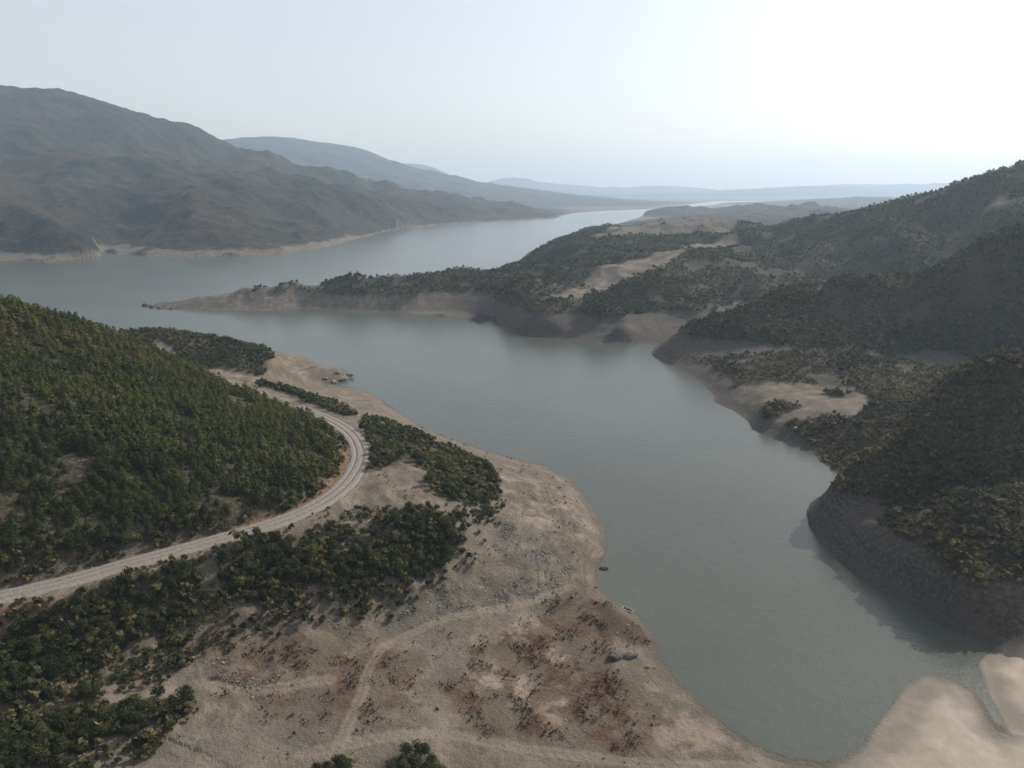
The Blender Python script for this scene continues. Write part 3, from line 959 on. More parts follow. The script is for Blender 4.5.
def round_crown(g, h=4.5, r=2.2, n=900, size=.23, lobes=11, zb=.18):
    lc, ls = [], []
    for k in range(lobes):
        a = g.random() * 2 * math.pi
        d = r * .62 * math.sqrt(g.random())
        lc.append((d * math.cos(a), d * math.sin(a), h * (.42 + .36 * g.random()) - .1 * d))
        ls.append(r * (.30 + .28 * g.random()))
    lc, ls = np.array(lc), np.array(ls)
    k = g.choice(lobes, n, p=ls ** 2 / (ls ** 2).sum())
    d = g.normal(size=(n, 3))
    d /= np.linalg.norm(d, axis=1)[:, None]
    rr = ls[k] * (.55 + .5 * g.random(n) ** .5)
    cen = lc[k] + d * rr[:, None] * np.array([1, 1, .85])
    cen[:, 2] = np.maximum(cen[:, 2], h * zb * (.4 + g.random(n)))
    nr = d + np.array([0, 0, .35]) + g.normal(size=(n, 3)) * .4
    nr /= np.linalg.norm(nr, axis=1)[:, None]
    return quads(cen, nr, size * (.6 + .8 * g.random(n)), .65, g)


def tube(pts, rads, k=6):
    pts = np.array(pts, float)
    V, Fq = [], []
    for i, (p, r) in enumerate(zip(pts, rads)):
        d = pts[min(i + 1, len(pts) - 1)] - pts[max(i - 1, 0)]
        d /= np.linalg.norm(d)
        u = np.cross(d, (0.31, .95, .1))
        u /= np.linalg.norm(u)
        w_ = np.cross(d, u)
        for j in range(k):
            a = 2 * math.pi * j / k
            V.append(p + r * (math.cos(a) * u + math.sin(a) * w_))
    for i in range(len(pts) - 1):
        for j in range(k):
            Fq.append((i * k + j, i * k + (j + 1) % k, (i + 1) * k + (j + 1) % k, (i + 1) * k + j))
    return np.array(V), np.array(Fq)


def join(parts):
    V, Fq, o = [], [], 0
    for v, f in parts:
        V.append(v)
        Fq.append(f + o)
        o += len(v)
    return np.concatenate(V), np.concatenate(Fq)


def trunk_mesh(g, h, r, pine):
    lean = g.normal(size=2) * (.1 if pine else .3)
    zs = np.linspace(-.4, h * (.93 if pine else .6), 5)
    main = [(lean[0] * (z / h) ** 2, lean[1] * (z / h) ** 2, z) for z in zs]
    parts = [tube(main, [r * 1.3, r, r * .8, r * .55, r * .25])]
    for k in range(6 if pine else 5):
        z = h * ((.2 + .1 * k) if pine else (.15 + .07 * k))
        a = k * 2.4 + g.random()
        L = h * (.2 if pine else .38) * (1 - .07 * k)
        p0 = np.array([lean[0] * (z / h) ** 2, lean[1] * (z / h) ** 2, z])
        p1 = p0 + np.array([math.cos(a) * L * .6, math.sin(a) * L * .6, L * (.1 if pine else .45)])
        p2 = p0 + np.array([math.cos(a) * L, math.sin(a) * L, L * (.12 if pine else .8)])
        parts.append(tube([p0, p1, p2], [r * .45, r * .3, r * .12], 5))
    return join(parts)


def make_tree(kind, name, variants, crown_fn, trunk_args, leafmat):
    protos = []
    for v in range(variants):
        g = np.random.default_rng(100 + v + (50 if kind == 'oak' else 0))
        cv, cf = crown_fn(g)
        if kind == 'pine':
            cv = cv * np.array([g.uniform(.8, 1.2), g.uniform(.8, 1.2), g.uniform(.8, 1.15)])
        cm = mesh_obj('crown', cv, cf, leafmat, attrs=dict(tint=np.full(len(cv), .3 + .4 * v / max(1, variants - 1))))
        tv, tf = trunk_mesh(g, *trunk_args)
        tm = mesh_obj('trunk', tv, tf, M_BARK, smooth=True)
        protos.append((tm.data, cm.data))
        bpy.data.objects.remove(cm)
        bpy.data.objects.remove(tm)
    return protos


pine_protos = make_tree('pine', 'pine_tree', 7, lambda g: pine_crown(g), (5.5, .11, True), M_PINE)
oak_protos = make_tree('oak', 'oak_shrub', 8, lambda g: round_crown(g), (4.5, .14, False), M_OAK)


def plant(name, protos, p, scale, label, cat, group, hs=1.0, proto=None):
    e = bpy.data.objects.new(name, None)
    COL.objects.link(e)
    e.location = p
    e.rotation_euler = (0, 0, random.random() * 6.283)
    e.scale = (scale, scale, scale * hs)
    e.empty_display_size = .5
    e['label'], e['category'], e['group'] = label, cat, group
    tm, cm = proto if proto else random.choice(protos)
    for n_, me in (('trunk', tm), ('crown', cm)):
        c = bpy.data.objects.new(n_, me)
        COL.objects.link(c)
        c.parent = e
    return e


def inpoly(x, y, poly):
    c = False
    n = len(poly)
    j = n - 1
    for i in range(n):
        xi, yi = poly[i][:2]
        xj, yj = poly[j][:2]
        if (yi > y) != (yj > y) and x < (xj - xi) * (y - yi) / (yj - yi) + xi:
            c = not c
        j = i
    return c


def project(p):
    """pixel of a world point (for choosing what shows largest)"""
    p = np.asarray(p, float)
    x, y, z = p[..., 0], p[..., 1], p[..., 2] - CAM_H
    dep = y * cp - z * sp
    return W / 2 + F * x / dep, H / 2 - F * (y * sp + z * cp) / dep, dep


def scatter(n, a0, a1, r0, r1, min_px=None):
    """area-uniform random points in a sector"""
    a = rng.uniform(a0, a1, n)
    r = np.sqrt(rng.uniform(r0 * r0, r1 * r1, n))
    return np.stack([r * np.sin(a), r * np.cos(a)], 1)


def thin(pts, d):
    """grid-hash poisson thinning"""
    seen = {}
    out = []
    for i, (x, y) in enumerate(pts):
        k = (int(x // d), int(y // d))
        ok = True
        for ax in (-1, 0, 1):
            for ay in (-1, 0, 1):
                for (px_, py_) in seen.get((k[0] + ax, k[1] + ay), ()):
                    if (px_ - x) ** 2 + (py_ - y) ** 2 < d * d:
                        ok = False
                        break
                if not ok:
                    break
            if not ok:
                break
        if ok:
            seen.setdefault(k, []).append((x, y))
            out.append(i)
    return np.array(out, int)


def stuff_mesh(name, protos, pts, scales, mat, label, tints, hs=None):
    """many plants too small and too many to count: one object"""
    Vs, Fs, Ts, off = [], [], [], 0
    z = ground(pts[:, 0], pts[:, 1])
    idx = rng.integers(0, len(protos), len(pts))
    rot = rng.uniform(0, 2 * math.pi, len(pts))
    for k, (pv, pf) in enumerate(protos):
        s = np.where(idx == k)[0]
        if len(s) == 0:
            continue
        c, sn = np.cos(rot[s])[:, None], np.sin(rot[s])[:, None]
        sc_ = scales[s][:, None]
        hz = sc_ if hs is None else sc_ * hs[s][:, None]
        X = (pv[None, :, 0] * c - pv[None, :, 1] * sn) * sc_ + pts[s, 0][:, None]
        Y = (pv[None, :, 0] * sn + pv[None, :, 1] * c) * sc_ + pts[s, 1][:, None]
        ZZ = pv[None, :, 2] * hz + z[s][:, None]
        Vs.append(np.stack([X, Y, ZZ], -1).reshape(-1, 3))
        Fs.append((pf[None] + (np.arange(len(s)) * len(pv))[:, None, None]).reshape(-1, 4) + off)
        Ts.append(np.repeat(tints[s], len(pv)))
        off += len(s) * len(pv)
    o = mesh_obj(name, np.concatenate(Vs), np.concatenate(Fs), mat, attrs=dict(tint=np.concatenate(Ts)))
    o['kind'] = 'stuff'
    o['label'] = label
    o['category'] = name.replace('_', ' ')
    return o


# --- pine plantation on the near left hill
pts = scatter(90000, math.radians(-49), math.radians(-8), 180, 560)
pts = pts[samp(hillA, pts[:, 0], pts[:, 1]) > .5]
pts = pts[samp(rd_d, pts[:, 0], pts[:, 1]) > 9.5]
pts = pts[samp(pale, pts[:, 0], pts[:, 1]) < .3]
gap = fbm(pts[:, 0], pts[:, 1], 26, 3, 140)
pts = pts[(gap > -.34) & ((gap > -.2) | (rng.random(len(pts)) < .5))]
pts = pts[thin(pts, 2.25)]
zz = ground(pts[:, 0], pts[:, 1])
ppx, ppy, pdep = project(np.stack([pts[:, 0], pts[:, 1], zz + 2], 1))
inside = (ppx > -5) & (ppx < 1030) & (ppy < 775)
order = np.argsort(np.where(inside, pdep, 1e9))
near_i = order[:300]
far_i = order[300:]
sz = np.clip(.85 + .25 * fbm(pts[:, 0], pts[:, 1], 30, 2, 150) + rng.normal(0, .24, len(pts)), .38, 1.5)
tone = np.clip(.42 + .55 * fbm(pts[:, 0], pts[:, 1], 45, 3, 160) + rng.normal(0, .13, len(pts)), 0, .95)
# foliage tone gets lighter towards the crest
tone = np.clip(tone + .28 * sstep(300, 430, np.hypot(pts[:, 0], pts[:, 1])), 0, .95)
pro_order = np.linspace(.3, .7, len(pine_protos))
for i in near_i:
    pr = pine_protos[int(np.clip(round((tone[i] + rng.normal(0, .12)) * (len(pine_protos) - 1)), 0, len(pine_protos) - 1))]
    plant('pine_tree', None, (pts[i, 0], pts[i, 1], zz[i] - .05), sz[i], 'young dark green pine in the lowest rows of the plantation above the gravel road', 'pine tree', 'pines in the lowest plantation rows', 1 + rng.normal(0, .1), pr)
lp_pines = [pine_crown(np.random.default_rng(300 + k), n=72, size=.74) for k in range(6)]
stuff_mesh('pine_forest', lp_pines, pts[far_i], sz[far_i], M_PINE, 'dense pine plantation covering the upper hillside and crest above the road', tone[far_i], 1 + rng.normal(0, .12, len(far_i)))

# --- single shrubs and small oaks on the near shore
shrubs = []
GL = {
    'bend': ('dark round oak in the dense grove between road bend and shore', 2.5),
    'strip': ('small dark shrub in the narrow row between road end and beach', 2.4),
    'slope': ('bushy dark oak in the thicket on the slope above the grey rocks', 2.6),
    'under': ('dark green oak in the thicket just below the straight part of the road', 2.5),
    'shelf': ('small oak in the short clump left of the slope thicket', 2.6),
    'corner': ('dark green bush in the bottom left corner below the dirt track', 2.5),
    'track': ('yellowish green bush in the row above the dirt track', 2.4),
    'foot': ('dark bush of the larger clump at the bottom edge of the dry flat', 2.3),
    'foot2': ('dark bush of the smaller clump at the bottom edge left of a larger clump', 2.3),
}
taken = []


def try_spot(x, y, d):
    for (tx, ty) in taken:
        if (tx - x) ** 2 + (ty - y) ** 2 < d * d:
            return False
    taken.append((x, y))
    return True


for key, poly in SH.items():
    label, d = GL[key]
    W3 = [at_z(*p)[:2] for p in poly]
    W3 = np.array(W3)
    lo, hi = W3.min(0), W3.max(0)
    area = (hi[0] - lo[0]) * (hi[1] - lo[1])
    cnt = 0
    for _ in range(int(min(6000, area * 3))):
        x, y = rng.uniform(lo[0], hi[0]), rng.uniform(lo[1], hi[1])
        if not inpoly(x, y, W3):
            continue
        if samp(rd_d, np.array([x]), np.array([y]))[0] < ROAD_W + 1.3:
            continue
        if gnoise(np.array([x / 9]), np.array([y / 9]), 171)[0] < -.3:
            continue
        if not try_spot(x, y, d * rng.uniform(.85, 1.5)):
            continue
        shrubs.append((x, y, key, rng.uniform(.6, 1.12)))
        cnt += 1
singles = [
    ((186, 700), 1.15, 'lone round green bush at the right end of the dirt track'),
    ((313, 497), .62, 'lone small shrub on the reddish cut bank inside the road bend'),
    ((166, 712), .6, 'low bush beside the lone round bush near the dirt track end'),
    ((352, 532), .55, 'small sparse shrub on bare ground right of the slope thicket'),
    ((246, 517), .6, 'low shrub at the foot of the pines beside the straight road'),
]
sp_shrubs = []
for (a, b), s, lab in singles:
    p = hit(a, b)
    sp_shrubs.append((p[0], p[1], lab, s))
# the nearest 290
shrubs.sort(key=lambda t: math.hypot(t[0], t[1]) / t[3])
extra = shrubs[290:]
shrubs = shrubs[:290]
for x, y, key, s in shrubs:
    z = float(ground(np.array([x]), np.array([y]))[0])
    plant('oak_shrub', oak_protos, (x, y, z - .05), s, GL[key][0], 'shrub', {'bend': 'oaks in the grove at the road bend', 'strip': 'shrubs in the row by the road end', 'slope': 'oaks in the slope thicket', 'under': 'oaks in the thicket below the road', 'shelf': 'oaks in the short clump', 'corner': 'bushes in the bottom left corner', 'track': 'bushes above the dirt track', 'foot': 'bushes of the larger bottom clump', 'foot2': 'bushes of the smaller bottom clump'}[key], rng.uniform(.85, 1.2))
for x, y, lab, s in sp_shrubs:
    z = float(ground(np.array([x]), np.array([y]))[0])
    e = plant('oak_shrub', oak_protos, (x, y, z - .05), s, lab, 'shrub', 'x', 1.0)
    del e['group']

# --- scrub on the right hills, trees on the peninsula: uncountable
lp_round = [round_crown(np.random.default_rng(400 + k), n=30, size=.95, lobes=5, zb=.05) for k in range(6)]
lp_small = [round_crown(np.random.default_rng(420 + k), n=14, size=1.25, lobes=4, zb=.03) for k in range(6)]


def visible(p):
    """drop plants wholly outside a generous frame"""
    x, y, d = project(np.stack([p[:, 0], p[:, 1], ground(p[:, 0], p[:, 1]) + 2], 1))
    return (x > -160) & (x < 1190) & (y < 900)


def scrub_pts(n, a0, a1, r0, r1, dmin, thr, seed, wl=35):
    p = scatter(n, math.radians(a0), math.radians(a1), r0, r1)
    v = samp(veg, p[:, 0], p[:, 1]) * (1 - samp(mudm, p[:, 0], p[:, 1]))
    k = fbm(p[:, 0], p[:, 1], wl, 4, seed)
    p = p[(v > .45) & (k > thr) & (samp(reg, p[:, 0], p[:, 1]) == 1)]
    p = p[visible(p)]
    return p[thin(p, dmin)]


slope_m = px_mask([(-60, 625, 25), (60, 604, 25), (200, 572, 23), (330, 522, 27), (450, 512, 22), (500, 500, 13), (485, 525, 14), (460, 560, 14), (400, 600, 10), (320, 612, 12), (210, 650, 12), (110, 700, 11), (190, 715, 9), (150, 755, 8), (60, 790, 12), (-60, 790, 14)], 5)
slope_m = np.maximum(slope_m, px_mask([(340, 432, 31), (356, 455, 30.5), (346, 478, 30.5), (318, 500, 31), (250, 522, 31), (130, 552, 32), (0, 582, 32), (0, 560, 36), (130, 532, 36), (240, 508, 35), (306, 470, 34), (318, 440, 34)], 3))
slope_m = slope_m * sstep(ROAD_W + .5, ROAD_W + 2, rd_d) * (1 - track)
pS = scatter(60000, math.radians(-42), math.radians(4), 130, 420)
pS = pS[(samp(slope_m, pS[:, 0], pS[:, 1]) * (.35 + fbm(pS[:, 0], pS[:, 1], 12, 3, 241)) > rng.random(len(pS)) * .7)]
pS = pS[thin(pS, 1.1)]
sS = np.clip(rng.lognormal(-.82, .45, len(pS)), .15, .95)
pA = scrub_pts(90000, 6, 44, 200, 520, 1.7, -.5, 201)
pB = scrub_pts(120000, 6, 44, 500, 880, 2.2, -.3, 202)
pC = scrub_pts(240000, -32, 44, 640, 1900, 2.6, -.3, 203, 60)
sA = np.clip(rng.lognormal(-.62, .3, len(pA)), .25, 1.0)
sB = np.clip(rng.lognormal(-.62, .33, len(pB)), .25, 1.1)
sC = np.clip(rng.lognormal(-.42, .35, len(pC)), .3, 1.5)


def tn(p, seed):
    return np.clip(.45 + .6 * fbm(p[:, 0], p[:, 1], 60, 3, seed) + rng.normal(0, .15, len(p)), 0, 1)


stuff_mesh('scrub', lp_round, pA, sA, M_SCRUB, 'low olive brown scrub covering the near hillside on the right', tn(pA, 211), .8 + .3 * rng.random(len(pA)))
stuff_mesh('scrub', lp_small, pB, sB, M_SCRUB, 'dark scrub covering the second ridge on the right', tn(pB, 212), .8 + .3 * rng.random(len(pB)))
stuff_mesh('woods', lp_small, pC, sC, M_OAK, 'dark woods and scrub on the peninsula and the far right ridge', tn(pC, 213) * .9, .85 + .4 * rng.random(len(pC)))
stuff_mesh('scrub', lp_round, pS, sS, M_SCRUB, 'low brown and olive scrub on the slopes along the gravel road', np.clip(rng.normal(.42, .2, len(pS)), 0, .9))
pT = scatter(30000, math.radians(-42), math.radians(4), 130, 420)
pT = pT[(samp(slope_m, pT[:, 0], pT[:, 1]) * (.3 + fbm(pT[:, 0], pT[:, 1], 22, 3, 251)) > rng.random(len(pT)) * .8)]
pT = pT[samp(Z, pT[:, 0], pT[:, 1]) < 27.5]
pT = pT[thin(pT, 2.7)]
oak_small = [round_crown(np.random.default_rng(500 + k), n=240, size=.4, lobes=9, zb=.06) for k in range(5)]
stuff_mesh('undergrowth', oak_small, pT, np.clip(rng.lognormal(-.55, .3, len(pT)), .3, .95), M_OAK, 'loose green and brown undergrowth joining the thickets below the road', np.clip(rng.normal(.5, .2, len(pT)), 0, 1), .75 + .35 * rng.random(len(pT)))
# headland woods beyond the crest of the near hill, and overflow of the thickets
pH = scatter(30000, math.radians(-34), math.radians(-12), 440, 680)
pH = pH[samp(headm, pH[:, 0], pH[:, 1]) > .5]
pH = pH[samp(pale, pH[:, 0], pH[:, 1]) < .3]
pH = pH[samp(hillA, pH[:, 0], pH[:, 1]) < .5]
pH = pH[thin(pH, 3.0)]
pH = np.concatenate([pH, np.array([(x, y) for x, y, _, _ in extra]).reshape(-1, 2)])
stuff_mesh('woods', lp_round, pH, rng.uniform(.6, 1.15, len(pH)), M_OAK, 'dark woods on the low headland beyond the pine hill', np.clip(tn(pH, 214) + .12, 0, 1))
print('counts', len(pts), len(shrubs), len(extra), len(pA), len(pB), len(pC), len(pH))


# ------------------------------------------------------------------ rocks, weeds
def rock_material(name, a, b_, c_):
    m, nt, b = new_mat(name)
    nb = NB(nt)
    geo = nb.n('ShaderNodeNewGeometry')
    f = nb.noise(geo.outputs['Position'], 1.6, 6, .7)
    nb.link(nb.ramp(f, [(.33, a), (.5, b_), (.68, c_)]), b.inputs['Base Color'])
    bp = nb.n('ShaderNodeBump')
    bp.inputs['Distance'].default_value = .3
    nb.link(f, bp.inputs['Height'])
    nb.link(bp.outputs[0], b.inputs['Normal'])
    return m


M_ROCKD = rock_material('dark_rock', (.03, .028, .028), (.07, .064, .062), (.16, .145, .135))
M_ROCKP = rock_material('pale_rock', (.06, .054, .048), (.15, .13, .112), (.26, .23, .205))


def boulder_mesh(seed, n=3):
    import bmesh
    bm = bmesh.new()
    bmesh.ops.create_icosphere(bm, subdivisions=n, radius=1)
    V = np.array([v.co[:] for v in bm.verts])
    s = seed * 7.7
    k = 1 + .75 * gnoise(V[:, 0] * 1.1 + s, V[:, 1] * 1.1 + V[:, 2] * .9, seed) + .55 * gnoise(V[:, 0] * 2.6 + V[:, 2] * 1.7, V[:, 1] * 2.6 - s, seed + 1) + .16 * gnoise(V[:, 0] * 6 + V[:, 2] * 4, V[:, 1] * 6 + s, seed + 2)
    V = V * k[:, None]
    # chop a few flat facets
    g = np.random.default_rng(seed)
    for _ in range(7):
        d = g.normal(size=3)
        d /= np.linalg.norm(d)
        h = .62 + .25 * g.random()
        e = V @ d - h
        V = V - np.where(e > 0, e, 0)[:, None] * d * .85
    Fq = np.array([[v.index for v in f.verts] for f in bm.faces])
    bm.free()
    return V, Fq


def boulder(px_, py_, size, label, mat, seed, rz=0.0, name='boulder'):
    p = hit(px_, py_)
    V, Fq = boulder_mesh(seed)
    V = V * np.array(size) / 2
    c, s = math.cos(rz), math.sin(rz)
    V = np.stack([V[:, 0] * c - V[:, 1] * s, V[:, 0] * s + V[:, 1] * c, V[:, 2]], 1)
    o = mesh_obj(name, V, Fq, mat, n=3)
    o.location = (p[0], p[1], max(p[2], 0) + size[2] * .18)
    o['label'], o['category'] = label, 'rock'
    return o


boulder(615, 658, (4.2, 4.4, 3.4), 'large dark jagged boulder lying on the dry flat near the waterline', M_ROCKD, 3)
boulder(628, 657, (6.4, 3.2, 2.0), 'long low dark rock touching the right side of the largest dark boulder', M_ROCKD, 4, .2)
boulder(572, 598, (1.3, 1.5, 1.5), 'small dark boulder with a pale top on the sand near the little bay', M_ROCKD, 5)
boulder(596, 603, (1.8, 1.4, 1.3), 'small dark rock beside the curved sandy edge of the little bay', M_ROCKD, 6)
boulder(647, 668, (1.8, 1.0, .6), 'low flat dark stone right of and below the largest dark boulder', M_ROCKD, 8)
boulder(796, 428, (2.6, 2.2, 1.8), 'white boulder on the dark bank below the sandy clearing', rock_material('white_rock', (.5, .48, .45), (.7, .68, .64), (.8, .78, .75)), 9)
for k, (a, b, s) in enumerate([(350, 376, (6, 4, 3)), (343, 380, (7, 4, 3.2)), (334, 382, (5, 4, 2.6)), (338, 373, (5, 4, 2.4)), (326, 379, (4, 3, 2))]):
    o = boulder(a, b, s, 'pinkish rock of the outcrop at the tip of the small headland', M_ROCKP, 20 + k, k * .8)
    o['group'] = 'rocks at the small headland tip'
for k, (a, b, s) in enumerate([(146, 306, (10, 7, 5)), (152, 307, (9, 7, 4.5)), (160, 308, (8, 6, 4)), (171, 309, (7, 5, 3.5))]):
    o = boulder(a, b, s, 'dark rock at the far left tip of the long peninsula', M_ROCKD, 30 + k, k * .6)
    o['group'] = 'rocks at the peninsula tip'


def small_rocks(name, masks, n, s0, s1, mat, label, seed, thr=.45):
    p = scatter(n, math.radians(-40), math.radians(12), 130, 420)
    k = np.zeros(len(p))
    for mk, wgt in masks:
        k = np.maximum(k, samp(mk, p[:, 0], p[:, 1]) * wgt)
    p = p[rng.random(len(p)) < k]
    p = p[samp(rd_d, p[:, 0], p[:, 1]) > ROAD_W + .6]
    g = np.random.default_rng(seed)
    prot = []
    for j in range(6):
        V, Fq = boulder_mesh(60 + j, 1)
        prot.append((V * np.array([1, .8, .65]), np.concatenate([Fq, Fq[:, 2:3]], 1)))
    Vs, Fs, off = [], [], 0
    z = ground(p[:, 0], p[:, 1])
    sc_ = s0 * np.exp(g.random(len(p)) ** 2.5 * math.log(s1 / s0))
    rot = g.random(len(p)) * 6.28
    idx = g.integers(0, 6, len(p))
    for j, (pv, pf) in enumerate(prot):
        s = np.where(idx == j)[0]
        c, sn = np.cos(rot[s])[:, None], np.sin(rot[s])[:, None]
        X = (pv[None, :, 0] * c - pv[None, :, 1] * sn) * sc_[s][:, None] + p[s, 0][:, None]
        Y = (pv[None, :, 0] * sn + pv[None, :, 1] * c) * sc_[s][:, None] + p[s, 1][:, None]
        ZZ = pv[None, :, 2] * sc_[s][:, None] + z[s][:, None]
        Vs.append(np.stack([X, Y, ZZ], -1).reshape(-1, 3))
        Fs.append((pf[None, :, :3] + (np.arange(len(s)) * len(pv))[:, None, None]).reshape(-1, 3) + off)
        off += len(s) * len(pv)
    o = mesh_obj(name, np.concatenate(Vs), np.concatenate(Fs), mat, n=3)
    o['kind'], o['label'], o['category'] = 'stuff', label, 'rubble'


drawdown = nearleft * sstep(1, 5, sd) * (1 - veg) * (1 - hillA)
small_rocks('rubble', [(rockm * (1 - hillA * .5), .9), (drawdown, .03)], 80000, .15, .8, M_ROCKP, 'broken pale stones strewn over the bare shore and rocky banks', 5)

lp_weed = [round_crown(np.random.default_rng(460 + k), n=12, h=1.0, r=.6, size=.26, lobes=3, zb=.02) for k in range(5)]
p = scatter(150000, math.radians(-40), math.radians(14), 130, 420)
wd = fbm(p[:, 0], p[:, 1], 9, 4, 231)
kk = np.maximum(samp(brown, p[:, 0], p[:, 1]) * .4, samp(drawdown, p[:, 0], p[:, 1]) * .03) * (1 - samp(track, p[:, 0], p[:, 1])) * (1 - samp(mudm, p[:, 0], p[:, 1]))
kk = np.maximum(kk, samp(bank_red, p[:, 0], p[:, 1]) * .3)
kk = kk * sstep(-.1, .35, wd) * 2.0 * (samp(sd, p[:, 0], p[:, 1]) > 3) * (samp(rd_d, p[:, 0], p[:, 1]) > ROAD_W + .5)
p = p[rng.random(len(p)) < kk]
M_WEED = leaf_material('dry_weeds', [(0, (.02, .015, .01)), (.5, (.05, .035, .025)), (1, (.09, .065, .045))])
stuff_mesh('weeds', lp_weed, p, np.clip(rng.lognormal(-.75, .45, len(p)), .2, 1.3), M_WEED, 'dry brown weeds dotted over the exposed lake bed', np.clip(rng.normal(.45, .2, len(p)), 0, 1))
print('weeds', len(p))


# ------------------------------------------------------------------ boats
def paint(name, col, rough=.45):
    m, nt, b = new_mat(name)
    nb = NB(nt)
    geo = nb.n('ShaderNodeNewGeometry')
    f = nb.noise(geo.outputs['Position'], 3.0, 5, .7)
    nb.link(nb.mix(nb.math('MULTIPLY', sharp(nb, f, .52, .66), .45), col, tuple(x * .55 for x in col)), b.inputs['Base Color'])
    b.inputs['Roughness'].default_value = rough
    return m


def hull(L, Wd, D, inner, nx=17, ny=9):
    """open rowing-boat shell: pointed bow, flat transom"""
    V, Fq = [], []
    off = .06 if inner else 0
    for i in range(nx):
        t = i / (nx - 1)
        x = -L / 2 + L * t + (off if i == 0 else (-off * 2 if i == nx - 1 else 0))
        w_ = Wd / 2 * (.78 + .22 * math.sin(min(t, .5) * math.pi)) * (1 if t < .5 else math.cos((t - .5) * math.pi) ** .65 if t < 1 else 0.0) - off
        w_ = max(w_, .015)
        keel = .03 + .28 * max(0, t - .6) ** 2 * 4 * D + off
        top = D * (1 + .35 * max(0, t - .5) ** 2 * 4)
        for j in range(ny):
            s = -1 + 2 * j / (ny - 1)
            prof = abs(s) ** 2.4
            V.append((x, w_ * math.copysign(abs(s) ** .75, s), keel + (top - keel) * prof))
    for i in range(nx - 1):
        for j in range(ny - 1):
            f = (i * ny + j, (i + 1) * ny + j, (i + 1) * ny + j + 1, i * ny + j + 1)
            Fq.append(f if not inner else f[::-1])
    return np.array(V), Fq, nx, ny


def make_boat(name, label, p, rz, L, Wd, D, mat_out, mat_in, mat_rim, tilt=0.0, mat_gun=None):
    e = bpy.data.objects.new(name, None)
    COL.objects.link(e)
    e.location = p
    e.rotation_euler = (tilt, 0, rz)
    e['label'], e['category'] = label, 'boat'
    V, Fq, nx, ny = hull(L, Wd, D, False)
    n0 = len(V)
    c = len(V)
    Fq = list(Fq)
    # transom
    for j in range(1, ny // 2):
        Fq.append((j - 1, j, ny - 1 - j, ny - j))
    Fq.append((ny // 2 - 1, ny // 2, ny // 2 + 1, ny // 2 + 1))
    Fq = [f for f in Fq if len(set(f)) == 4]
    mesh_obj('hull', V, np.array(Fq), mat_out, parent=e)
    V2, F2, _, _ = hull(L, Wd, D, True)
    F2 = list(F2)
    for j in range(1, ny // 2):
        F2.append((ny - j, ny - 1 - j, j, j - 1))
    mesh_obj('lining', V2, np.array(F2), mat_in, parent=e)
    top = [V[i * ny] for i in range(nx)] + [V[i * ny + ny - 1] for i in range(nx - 1, -1, -1)]
    top.append(top[0])
    tv, tf = tube(top, [.055] * len(top), 6)
    mesh_obj('gunwale', tv, tf, mat_gun or mat_rim, parent=e)
    for t in (-.22, .08, .3):
        hw = Wd / 2 * .86 * (1 if t < .1 else .82)
        x = L * t
        zt = D * .68
        bx = np.array([(x + a, b * hw, zt + c_) for a in (-.13, .13) for b in (-1, 1) for c_ in (0, .04)])
        bf = np.array([(0, 1, 3, 2), (4, 6, 7, 5), (0, 4, 5, 1), (2, 3, 7, 6), (0, 2, 6, 4), (1, 5, 7, 3)])
        mesh_obj('bench', bx, bf, mat_rim, parent=e)
    return e


white, darkp, wood = paint('white_boat_paint', (.78, .78, .76)), paint('dark_boat_paint', (.035, .045, .05)), paint('weathered_wood', (.20, .155, .11), .8)
inner = paint('boat_inside', (.06, .06, .062), .8)
p = at_z(628, 611, .2)
p2 = hit(628, 611)
make_boat('rowing_boat', 'small white rowing boat drawn up at the waterline', (p2[0], p2[1], max(p2[2], 0) + .05), math.radians(-38), 4.4, 1.6, .62, white, inner, wood, math.radians(6), white)
p2 = hit(604, 569)
make_boat('rowing_boat', 'dark rowing boat moored at the point above the little bay', (p2[0], p2[1], max(p2[2], 0) + .02), math.radians(-14), 3.6, 1.4, .55, darkp, inner, wood, 0)

# ------------------------------------------------------------------ air
SUN_AZ, SUN_EL = math.radians(55), math.radians(34)
HB = dict(x0=-19200, x1=19200, y0=-1800, y1=19200, z0=-6, z1=max(float(Z.max()) + 25, 760))
hv = np.array([(x, y, z) for x in (HB['x0'], HB['x1']) for y in (HB['y0'], HB['y1']) for z in (HB['z0'], HB['z1'])])
hf = [(0, 1, 3, 2), (4, 6, 7, 5), (0, 4, 5, 1), (2, 3, 7, 6), (0, 2, 6, 4), (1, 5, 7, 3)]
hm = bpy.data.materials.new('hazy_air')
hm.use_nodes = True
nt = hm.node_tree
for n in list(nt.nodes):
    nt.nodes.remove(n)
ho = nt.nodes.new('ShaderNodeOutputMaterial')
pv = nt.nodes.new('ShaderNodeVolumePrincipled')
pv.inputs['Color'].default_value = (.61, .775, .98, 1)
pv.inputs['Density'].default_value = 8.5e-5
pv.inputs['Anisotropy'].default_value = 0.3
nt.links.new(pv.outputs[0], ho.inputs['Volume'])
hz = mesh_obj('haze', hv, hf, hm)
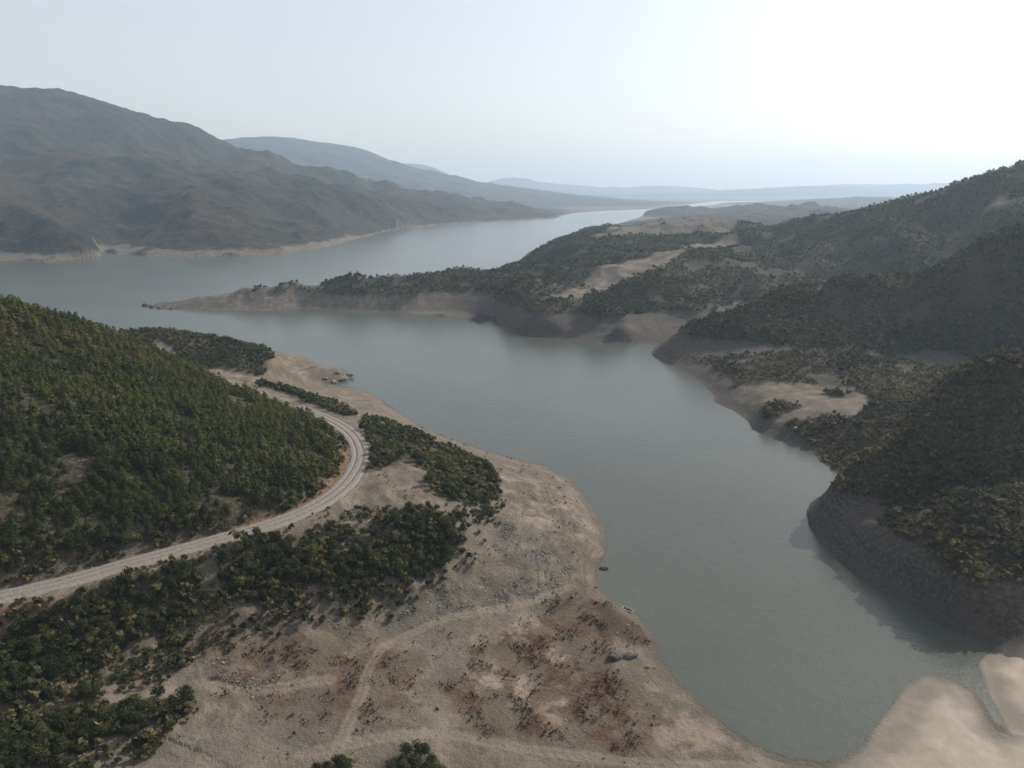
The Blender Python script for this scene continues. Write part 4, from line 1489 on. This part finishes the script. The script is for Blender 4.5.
hz['kind'] = 'stuff'
hz['label'] = 'pale haze over the lake and mountains'
hz['category'] = 'haze'

# ------------------------------------------------------------------ light
wd_ = bpy.data.worlds.new('World')
sc.world = wd_
wd_.use_nodes = True
nt = wd_.node_tree
for n in list(nt.nodes):
    nt.nodes.remove(n)
wo_ = nt.nodes.new('ShaderNodeOutputWorld')
bg = nt.nodes.new('ShaderNodeBackground')
sky = nt.nodes.new('ShaderNodeTexSky')
sky.sky_type = 'NISHITA'
sky.sun_disc = False
sky.sun_elevation = SUN_EL
sky.sun_rotation = SUN_AZ
sky.altitude = 300
sky.air_density = 1.0
sky.dust_density = 3.4
sky.ozone_density = 3.0
bg.inputs['Strength'].default_value = 0.09
veil = nt.nodes.new('ShaderNodeMix')      # high thin haze whitens the whole dome evenly
veil.data_type, veil.blend_type = 'RGBA', 'ADD'
veil.inputs[0].default_value = 1.0
veil.inputs[7].default_value = (5.1, 4.65, 4.0, 1)
nt.links.new(sky.outputs[0], veil.inputs[6])
nt.links.new(veil.outputs[2], bg.inputs['Color'])
nt.links.new(bg.outputs[0], wo_.inputs['Surface'])

sl = bpy.data.lights.new('sun', 'SUN')
sl.energy = 5.0
sl.angle = math.radians(.6)
sl.color = (1, .91, .77)
so = bpy.data.objects.new('sun', sl)
from mathutils import Vector
dirv = Vector((math.sin(SUN_AZ) * math.cos(SUN_EL), math.cos(SUN_AZ) * math.cos(SUN_EL), math.sin(SUN_EL)))
so.rotation_euler = (-dirv).to_track_quat('-Z', 'Y').to_euler()
so.location = (0, 0, 900)
COL.objects.link(so)

# ------------------------------------------------------------------ render settings
sc.view_settings.view_transform = 'Standard'
sc.view_settings.look = 'None'
sc.view_settings.exposure = 0.12
sc.view_settings.gamma = 1
sc.render.engine = 'CYCLES'
cy = sc.cycles
cy.use_denoising = True
cy.max_bounces = 5
cy.diffuse_bounces = 2
cy.glossy_bounces = 2
cy.transmission_bounces = 2
cy.volume_bounces = 1
cy.use_adaptive_sampling = True
